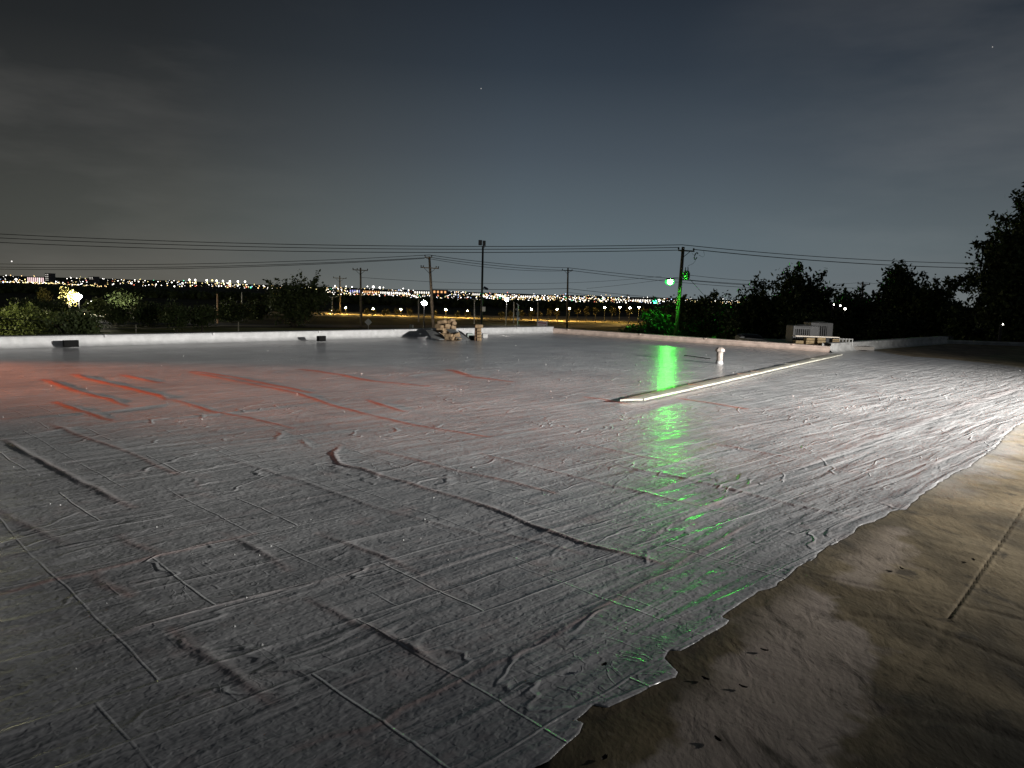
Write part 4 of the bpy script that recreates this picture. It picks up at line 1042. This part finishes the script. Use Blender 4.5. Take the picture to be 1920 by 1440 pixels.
# row of high masts on the left skyline
ml = ['first from the left', 'second from the left', 'third from the left', 'fourth, with yellow light', 'fifth from the left', 'sixth from the left', 'seventh from the left', 'eighth from the left', 'last on the right']
for i, px in enumerate((355, 366, 387.5, 398, 406, 418, 431, 446, 459.5)):
    D = 1900; t = P(px, 524.5 + i * .45, D); b = P(px, 532 + i * .45, D); s = D / F
    root = empty('light_mast', tuple(b), 'tall lit mast on the left skyline, ' + ml[i], 'light mast', 'row of lit masts on the skyline')
    MB().tube([b - (0, 0, 8), t], .5, 5).build('post', GALV, root)
    MB().ball(t, 1.7 * s, 8, 5).build('lamp_head', cm[2] if i == 3 else cm[0], root)
    if i not in (3, 8): MB().tube([t, b + np.array([1.8 * s, 0, 1 * s])], .9, 4).build('glowing_stay', cm[2], root)  # the stay glows by itself in place of lamplight on it
for px, py, lb in ((22, 490, 'bright star low over the left horizon'), (902, 166, 'faint star high in the middle of the sky'), (1861, 88, 'faint star at the upper right')):
    c = P(px, py, 9000); o = MB().ball(c, 6 if px > 100 else 9, 6, 4).build('star', lampmat('star_glow', (1, .95, .9), .45 if px > 100 else 1.2, False), origin=tuple(c)); tag(o, lb, 'star')
# dark low house behind the right trees
o = MB(); c = P(1740, 575, 58)
root = empty('low_house', (c[0], c[1] + 12, GZ), 'dark low house with a flat roofline behind the right trees', 'house')
MB().box((c[0], c[1] + 14, GZ + 2.8), (15, 8, 5.6)).build('wall', mat('dark_siding', (.03, .03, .03)), root)
MB().box((c[0], c[1] + 14, GZ + 5.7), (16, 9, .2)).build('roof', ROOFM, root)

# ------------------------------------------------------------------ things on the roof
# vent pipe
c = G(1348.5, 682); s = c[1] / F
VP = mat('chalky_vent_paint', (.42, .36, .32), .5, var=.25, scale=8, bump=.004, bscale=25)
root = empty('vent_pipe', (c[0], c[1], 0), 'short painted vent pipe with a flared cap standing on the coated roof', 'vent pipe')
MB().tube([c + (0, 0, 0), c + (0, 0, .03), c + (0, 0, .08)], [.10, .09, .08], 18).build('boot_flashing', COATM if False else PAINT, root, smooth=True)
MB().tube([c, c + (0, 0, .33)], .078, 18).build('pipe', VP, root, smooth=True)
MB().tube([c + (0, 0, .30), c + (0, 0, .315), c + (0, 0, .37), c + (0, 0, .41)], [.10, .125, .12, .06], 8).build('cap', VP, root)
# loose cable
pts = [G(1283, 668), G(1300, 670), G(1315, 672), G(1332, 674.5)]
o = MB().tube([p + (0, 0, .025) for p in pts], .012, 6).build('cable', WIREM, origin=tuple(pts[0])); tag(o, 'thin black cable lying on the roof left of the vent pipe', 'cable')
# long joint cover
a = G(1185, 755); b = G(1572, 667); a = np.array(a); b = np.array(b)
t = (b - a); Ln = np.linalg.norm(t); t /= Ln; nrm = np.array([-t[1], t[0], 0])
root = empty('joint_cover', tuple(a), 'long raised pale joint cover running from the roof middle to the parapet corner', 'roof joint')
STRIP = mat('cream_strip_paint', (.40, .39, .33), .5, var=.3, scale=5, bump=.004, bscale=30)
n = 90; vs = []; fs = []
prof = [(-.17, .028), (-.168, .058), (-.03, .064), (.05, .064), (.166, .058), (.17, .028)]
for i in range(n):
    f = i / (n - 1); q = a + t * Ln * f; wb = (vnoise(np.array([f * 30]), np.array([0.]), 3)[0] - .5) * .03
    sk = (-.22 if i == 0 else 0)
    for j, (o_, z) in enumerate(prof):
        p = q + nrm * (-o_ * .8 * (.85 + .1 * math.sin(f * 9)) + wb * .4) + t * (o_ * 1.1 if i == 0 else 0)
        vs.append((p[0], p[1], z + (wb * .3 if j in (1, 2, 3, 4) else 0)))
m_ = len(prof)
for i in range(n - 1):
    for j in range(m_ - 1): fs.append((i * m_ + j, i * m_ + j + 1, (i + 1) * m_ + j + 1, (i + 1) * m_ + j))
fs.append(tuple(range(m_)))
MB().add(vs, fs).build('cover', STRIP, root)
# joints clamp bands
for f in (.18, .37, .43, .62, .8):
    q = a + t * Ln * f; MB().box(q + np.array([0, 0, .062]), (.275, .03, .014), rz=math.atan2(t[1], t[0]) + math.pi / 2).build('joint_band', STRIP, root)
# scuppers
for px, py, w_, h_, lb in ((133, 647.5, .31, .13, 'open black scupper box at the left in the white parapet'), (602.5, 636.5, .24, .13, 'open black scupper box right of centre-left in the white parapet')):
    c = G(px, py + 5); uu = math.atan2(uA[1], uA[0]); inn = np.array([uA[1], -uA[0], 0])
    root = empty('scupper', (c[0], c[1], 0), lb, 'scupper')
    q = c + inn * .05
    Lh = w_
    q = c + inn * .0
    for nm, dx, dz, sx, sz in (('top_plate', 0, .175, Lh, .015), ('bottom_plate', 0, .035, Lh, .015), ('side_plate', Lh / 2 - .006, .105, .015, .124), ('side_plate', -Lh / 2 + .006, .105, .015, .124)):
        pp = q + np.array([uA[0], uA[1], 0]) * dx + np.array([0, 0, dz]); MB().box(pp, (sx, .12, sz), rz=uu).build(nm, BLACKP, root)
    MB().box(q + inn * .06 + np.array([0, 0, .105]), (Lh - .02, .01, .118), rz=uu).build('dark_front_plate', BLACKP, root)  # black plate added over the opening to give its dark inside
    MB().box(q - inn * .055 + np.array([0, 0, .105]), (Lh - .03, .015, .12), rz=uu).build('back_plate', BLACKP, root)
# heap of tan blocks and rubber sheets
TAN = mat('tan_block', (.27, .185, .105), .8, var=.35, scale=9, bump=.006, bscale=25)
SLATE = mat('grey_granule_sheet', (.12, .125, .125), .85, var=.25, scale=6, bump=.003, bscale=80)
RUB = mat('black_rubber', (.02, .02, .021), .55, var=.3)
cH = G(840, 638.5); sH = cH[1] / F
def atH(px, py, dy=0.): return P(px, py, cH[1] + dy)
blocks = [(877 - 26 - 1, 607.5, 20, 8, 4, 0.25, 'tan block at the heap top left'), (839.5, 601.5, 11, 8, 0, .3, 'dark-topped block crowning the heap'), (846, 602.5, 11, 8, -30, .2, 'tilted tan block at the very top of the heap'), (851, 606, 9, 7, 15, .1, 'small block right below the top'),
  (829, 603.8, 15, 6.5, -8, .05, 'tan block upper left of the heap'), (826, 612.5, 15, 7.5, 5, .0, 'tan block in the middle left of the heap'), (819, 611, 8, 8, 5, .1, 'narrow block at the left shoulder of the heap'), (826, 619, 15, 8, -5, -.08, 'tan block lowest on the left side of the heap'),
  (838, 611, 12, 8, 10, .06, 'tan block at the centre of the heap'), (838.5, 618, 11, 7, 0, .02, 'tan block under the centre of the heap'), (848.5, 613.5, 10, 7, 20, .04, 'tan block middle right of the heap'), (850, 619.5, 9, 8, 10, .02, 'lower right tan block above the grey sheet'),
  (842.5, 631.5, 15, 11, 0, -.55, 'large tan block in front of the heap'), (850.0, 634, 7, 6, 25, -.6, 'small bright chip at the foot of the large front block'), (856.5, 629, 12, 9, -25, -.45, 'tan block leaning on the grey sheet'), (859.5, 636, 11, 6, 0, -.6, 'tan block lowest at the front right of the heap')]
for i, (px, py, wpx, hpx, an, dy, lb) in enumerate(blocks):
    if i == 0: continue
    c = atH(px, py, dy + (.8 if py < 625 else .1))
    zmin = hpx * sH * .5
    c[2] = max(c[2], zmin)
    o = MB().box(c, (wpx * sH, .22 + .05 * (i % 3), hpx * sH), rz=random.uniform(-.5, .5), ry=math.radians(an), bev=.018).build('paver_block', TAN, origin=tuple(c)); tag(o, lb, 'block', 'tan blocks heaped on the roof')
# filler blocks inside so the heap stands on something
for i, (px, dy, z, lb) in enumerate(((832, .35, .10, 'shadowed block buried low at the left inside the heap'), (845, .35, .10, 'shadowed block buried low at the right inside the heap'), (838, .35, .28, 'shadowed block buried in the second layer of the heap'))):
    c = atH(px, 630, dy + .55); c[2] = z; o = MB().box(c, (.42, .3, .18), rz=.2 * i, bev=.018).build('paver_block', TAN, origin=tuple(c)); tag(o, lb, 'block', 'tan blocks heaped on the roof')
def slab(pts, th, m, name, label, cat):
    pts = [np.array(p) for p in pts]; nv = np.cross(pts[1] - pts[0], pts[2] - pts[0]); nv /= np.linalg.norm(nv); n_ = len(pts)
    if nv[2] < 0: nv = -nv
    vs = pts + [p - nv * th for p in pts]
    fs = [tuple(range(n_)), tuple(reversed(range(n_, 2 * n_)))] + [(i, i + n_, (i + 1) % n_ + n_, (i + 1) % n_) for i in range(n_)]
    o = MB().add(vs, fs).build(name, m, origin=tuple(pts[0])); return tag(o, label, cat)
slab([atH(798, 618.5, .55), atH(815, 618, .75), atH(830, 628, .3), atH(836, 635.8, -.45), atH(824, 636, -.6), atH(808, 631, -.5)], .03, SLATE, 'roofing_sheet', 'dark curled roofing sheet lying at the left of the block heap', 'roofing sheet')
slab([atH(836, 616.5, .12), atH(852, 617.0, .12), atH(882, 637.2, -.15), atH(862, 637.6, -.75), atH(846, 626, -.3)], .02, SLATE, 'roofing_sheet', 'grey roofing sheet draped down the right side of the block heap', 'roofing sheet')
slab([atH(858, 618.5, .32), atH(866, 622, .3), atH(880, 634, .1), atH(880, 637.4, -.1), atH(868, 630, .1)], .015, RUB, 'rubber_sheet', 'black rubber sheet edge behind the grey draped sheet', 'rubber sheet')
# little can and junk beside the heap
c = G(884, 637.8); root = empty('paint_can', tuple(c), 'small dark can with a bright metal lid edge beside the block stack', 'can')
MB().tube([c + (0, 0, 0), c + (0, 0, .14)], .10, 14).build('can_body', DARKM, root, smooth=True)
MB().tube([c + (0, -.0, .14), c + (0, 0, .155)], .105, 14).build('lid', GALV, root)
c = G(880, 635.5); o = MB().box(c + (0, 0, .1), (.22, .16, .2), rz=.4, bev=.02).build('small_box', TANK, origin=tuple(c)); tag(o, 'small dull green box behind the dark can', 'box')
# standing stack of blocks
stk = [('top', 612.5, 9, 14), ('second from the top', 618, 6, 8), ('third from the top', 623, 6, 8), ('fourth from the top', 628.5, 6, 8), ('bottom', 635, 7, 8)]
cS = G(897, 639.2); sS = cS[1] / F
zt = 0
for i, (nm, wpx, hh) in enumerate((('bottom', 8.0, .115), ('second from the bottom', 8.6, .105), ('middle', 8.0, .10), ('fourth from the bottom', 8.4, .105), ('topmost, widest', 13.5, .12))):
    x0 = P(898.2 if i < 4 else 897, 630, cS[1]); c = np.array([x0[0] + random.uniform(-.012, .012), cS[1], zt + hh / 2]); zt += hh
    o = MB().box(c, (wpx * sS, .22, hh - .006), rz=random.uniform(-.12, .12), bev=.015).build('paver_block', TAN, origin=tuple(c)); tag(o, 'tan block in the upright stack right of the heap, ' + nm, 'block', 'upright stack of tan blocks')
c = P(892.5, 630, cS[1] + .05); o = MB().box((c[0], c[1], .21), (.10, .2, .42), rz=.05, bev=.012).build('leaning_board', mat('brown_board', (.13, .07, .04), .8), origin=(c[0], c[1], 0)); tag(o, 'dark brown board standing at the left side of the upright block stack', 'board')
c = G(909, 634); o = MB().box(c + (0, 0, .09), (.20, .14, .17), rz=.3, bev=.02).build('grey_brick', GREYP, origin=tuple(c)); tag(o, 'single grey block right of the upright tan stack', 'block')

# ------------------------------------------------------------------ equipment behind the corner of the cream parapet
ACM = mat('ac_grey_paint', (.024, .024, .025), .55, var=.12, scale=4); ACD = mat('ac_dark_coil', (.008, .008, .008), .8)
DB = 26.6; sB = DB / F
pc = P(1535, 650, DB)
root = empty('equipment_platform', (pc[0], pc[1] + 1.4, GZ), 'low platform behind the parapet corner carrying bundles and cooling units', 'platform')
MB().box((pc[0] + .1, pc[1] + 1.75, .09), (3.6, 3.6, .12)).build('deck', WALLM, root)
for dx in (-1.5, 1.7):
    for dy in (.2, 3.2): MB().tube([(pc[0] + dx, pc[1] + dy, GZ), (pc[0] + dx, pc[1] + dy, .03)], .07, 8).build('leg', DARKM, root)
def ac(px0, px1, top, slots0, slots1, ns, D, label, zb=.16):
    s = D / F; a = P(px0, top, D); b = P(px1, top, D); w_ = b[0] - a[0]; zt_ = (a[2] + b[2]) / 2; cx = (a[0] + b[0]) / 2; h = zt_ - zb; dp = .7
    root = empty('cooling_unit', (cx, D + dp / 2, zb), label, 'air conditioner', 'cooling units behind the parapet')
    MB().box((cx, D + dp / 2, zb + h / 2), (w_ - .02, dp - .06, h - .02)).build('coil', ACD, root)
    MB().box((cx, D + dp / 2, zt_ - .025), (w_, dp, .05), bev=.012).build('top_panel', ACM, root)
    MB().box((cx, D + dp / 2, zb + .03), (w_, dp, .06)).build('base_pan', ACM, root)
    x0 = a[0] + (slots0 - px0) * s; x1 = a[0] + (slots1 - px0) * s
    if x0 - a[0] > .02: MB().box(((a[0] + x0) / 2, D - .005, zb + h / 2), (x0 - a[0], .03, h - .06)).build('front_panel', ACM, root)
    if b[0] - x1 > .02: MB().box(((b[0] + x1) / 2, D - .005, zb + h / 2), (b[0] - x1, .03, h - .06)).build('front_panel', ACM, root)
    MB().box(((x0 + x1) / 2, D - .005, zt_ - .085), (x1 - x0, .028, .07)).build('header', ACM, root)
    for i in range(ns):
        x = x0 + (x1 - x0) * (i + .5) / ns
        MB().box((x, D - .003, zb + h * .46), ((x1 - x0) / ns * .42, .03, h * .78)).build('louvre', ACM, root)
    for sx in (a[0] + .01, b[0] - .01): MB().box((sx, D + dp / 2, zb + h / 2), (.03, dp, h - .04)).build('side_panel', ACM, root)
    MB().tube([(cx, D + dp / 2, zt_), (cx, D + dp / 2, zt_ + .03)], w_ * .28, 16).build('fan_grille', ACD, root)
ac(1488, 1536, 611, 1491, 1519, 7, 27.6, 'nearer grey cooling unit with a louvred left half')
ac(1521, 1562, 605, 1535, 1551, 4, 28.6, 'farther, higher grey cooling unit half hidden behind the other')
BUN = mat('tan_carton', (.26, .19, .10), .8, var=.3, scale=8, bump=.004, bscale=30)
bl = [(1496, 15, 10, 'leftmost tan bundle under the white board'), (1516, 15.5, 15, 'second tan bundle under the white board'), (1537, 15.5, 15.5, 'third tan bundle under the white board')]
for px, wpx, hpx, lb in bl:
    s = DB / F; x = P(px, 645, DB - .3)[0]
    root = empty('tan_bundle', (x, DB - .3, .155), lb, 'bundle', 'tan bundles behind the parapet corner')
    zt_ = P(px, 648 - hpx, DB - .3)[2]; nlay = 3; zz = .155
    for j in range(nlay):
        hh = (zt_ - .155) / nlay
        MB().box((x + random.uniform(-.006, .006), DB - .3, zz + hh / 2), (wpx * s, .3, hh - .006), bev=.012).build('layer', BUN, root); zz += hh
xs = P(1557, 645, DB)[0]; root = empty('slatted_crate', (xs, DB - .3, .155), 'slatted wooden crate right of the tan bundles', 'crate')
for j in range(4): MB().box((xs, DB - .44, .18 + j * .065), (.24, .025, .045)).build('slat', BUN, root)
MB().box((xs, DB - .28, .28), (.22, .28, .24)).build('core', ACD, root)
xs = P(1580, 642, DB)[0]; root = empty('wire_cage', (xs, DB - .1, .155), 'small grey wire cage box at the right end of the bundles', 'cage')
for j in range(5): MB().box((xs - .22 + j * .11, DB - .25, .29), (.028, .03, .26)).build('upright', GREYP, root)
for j in range(3): MB().box((xs, DB - .23, .18 + j * .11), (.48, .03, .03)).build('rail', GREYP, root)
MB().box((xs, DB, .28), (.42, .3, .24)).build('load', mat('dull_olive_load', (.09, .085, .06), .8), root)
a = P(1488, 629.5, DB - .35); b = P(1571, 632.5, DB - .35); c = (a + b) / 2
o = MB().box(c, (b[0] - a[0], .34, .035), ry=math.atan2(-(b[2] - a[2]), b[0] - a[0]), bev=.008).build('white_board', mat('white_board_face', (.7, .62, .52), .5, var=.1), origin=tuple(c)); tag(o, 'long white board laid across the top of the tan bundles', 'board')
for px, lb in ((1526.5, 'dark narrow carton between the second and third tan bundles'), (1506, 'dark narrow carton between the first and second tan bundles')):
    x = P(px, 645, DB)[0]; o = MB().box((x, DB - .2, .28), (.08, .25, .25), bev=.01).build('dark_carton', RUB, origin=(x, DB - .2, .155)); tag(o, lb, 'carton')
# black hump and pipe stub on the parapet
c = P(1409, 634, 30.5); root = empty('covered_load', (c[0], c[1] + .3, GZ), 'low black covered hump behind the cream parapet on the green grass', 'covered load')
vs = []; fs = []
for i in range(13):
    for j, (dy, dz) in enumerate(((-.3, -1.2), (-.28, .05), (-.1, .14), (.2, .15), (.4, .02), (.42, -1.2))):
        f = i / 12; k_ = .9 + .1 * math.sin(math.pi * f) if 0 < i < 12 else .55
        vs.append((c[0] - .45 + .9 * f, c[1] + .3 + dy, c[2] + dz * k_ if dz > 0 else c[2] + dz))
for i in range(12):
    for j in range(5): fs.append((i * 6 + j, i * 6 + 6 + j, i * 6 + 7 + j, i * 6 + j + 1))
fs += [tuple(range(6)), tuple(reversed(range(72, 78)))]
MB().add(vs, fs).build('cover', RUB, root)
MB().box((c[0], c[1] + .35, (c[2] - 1.2 + GZ) / 2), (.8, .6, c[2] - 1.2 - GZ)).build('support', DARKM, root)
c = P(1385, 640, 28.0); o = MB().tube([c + (-.12, 0, -.10), c + (-.1, 0, 0), c + (0, 0, .03), c + (.12, 0, .02)], .035, 8).build('pipe_stub', PINKP, origin=tuple(c)); tag(o, 'small pale bent pipe stub on the cream parapet', 'pipe')
c = G(1783, 640); o = MB().box(c + (0, .2, .12), (.35, .3, .24), rz=.5, bev=.05).build('black_bucket', RUB, origin=tuple(c)); tag(o, 'black lump on the roof corner before the huge tree', 'bucket')

# debris
DEAD = mat('dead_leaf', (.03, .022, .015), .8)
lv = [(1433, 1222, 'dead leaf highest on the pale dried patch'), (1322, 1276, 'dead leaf left of the others on the pale dried patch'), (1393, 1291, 'curled dead leaf right of the middle of the pale patch'), (1132, 1257, 'dead leaf on the coating near its torn edge'),
      (1345, 1390, 'dead leaf low on the pale dried patch'), (1133, 1425, 'dead leaf beside the torn edge at the bottom'), (1690, 1068, 'dead leaf by the thin seam on the brown roofing'), (1825, 1052, 'dead leaf at the dark seam on the brown roofing')]
for i, (px, py, lb) in enumerate(lv):
    c = G(px, py) + (0, 0, .004 if i != 3 else .022); L_ = .018; an = random.uniform(0, 6.28); vs = []; fs = []
    for ii in range(5):
        f = ii / 4 - .5; wd_ = .009 * math.cos(f * 2.6) + .001
        for jj, (sd, zz) in enumerate(((-1, .006), (0, .001), (1, .005))):
            xl, yl = f * L_ * 2, sd * wd_; z_ = zz + abs(f) ** 2 * .02
            vs.append((c[0] + xl * math.cos(an) - yl * math.sin(an), c[1] + xl * math.sin(an) + yl * math.cos(an), c[2] + z_))
    for ii in range(4):
        for jj in range(2): fs.append((ii * 3 + jj, ii * 3 + jj + 1, ii * 3 + jj + 4, ii * 3 + jj + 3))
    o = MB().add(vs, fs).build('dead_leaf', DEAD, origin=tuple(c)); tag(o, lb, 'leaf', 'dead leaves on the roof')
mb = MB(); rng = np.random.RandomState(3)
for i in range(110):
    r = 3.0 * math.exp(rng.uniform(0, 2.1)); a_ = rng.uniform(-.62, .62); x, y = r * math.sin(a_), r * math.cos(a_)
    if not inpoly(np.array([x]), np.array([y]), COAT)[0]: continue
    mb.ball((x, y, .022), rng.uniform(.0025, .006) * (1 + r * .05), 5, 3, (1.3, 1, .8))
tag(mb.build('loose_granules', mat('white_granules', (.8, .8, .78), .4)), 'tiny pale granules and coating crumbs scattered over the roof', 'granules', kind='stuff')

# ------------------------------------------------------------------ the site floodlights that light the roof (just outside the view)
def floodlight(loc, target, glow, label):
    root = empty('floodlight', (loc[0], loc[1], 0), label, 'floodlight')
    d = Vector(target) - Vector(loc); d.normalize(); rz = math.atan2(d.y, d.x) - math.pi / 2
    back = np.array(loc) - np.array(d) * .12
    MB().tube([(back[0], back[1], 0), (back[0], back[1], back[2] - .05)], .035, 8).build('stand', DARKM, root)
    for k_ in range(3):
        an = 2.1 * k_; MB().tube([(back[0], back[1], .45), (back[0] + math.cos(an) * .5, back[1] + math.sin(an) * .5, .02)], .02, 6).build('leg', DARKM, root)
    MB().box(back, (.42, .1, .32), rz=rz, rx=math.asin(d.z), bev=.02).build('housing', DARKM, root)
    MB().box(back + np.array(d) * .055, (.36, .01, .26), rz=rz, rx=math.asin(d.z)).build('glass', glow, root)
floodlight(WHITE_LOC, (-8, 23.5, -.8), lampmat('flood_glass', (1, .97, .92), 20, False), 'white work floodlight on a tripod at the right of the roof')
floodlight(RED_LOC, (-4, 11.9, 0), lampmat('orange_flood_glass', (1, .25, .06), 20, False), 'orange work floodlight on a tripod at the left of the roof')
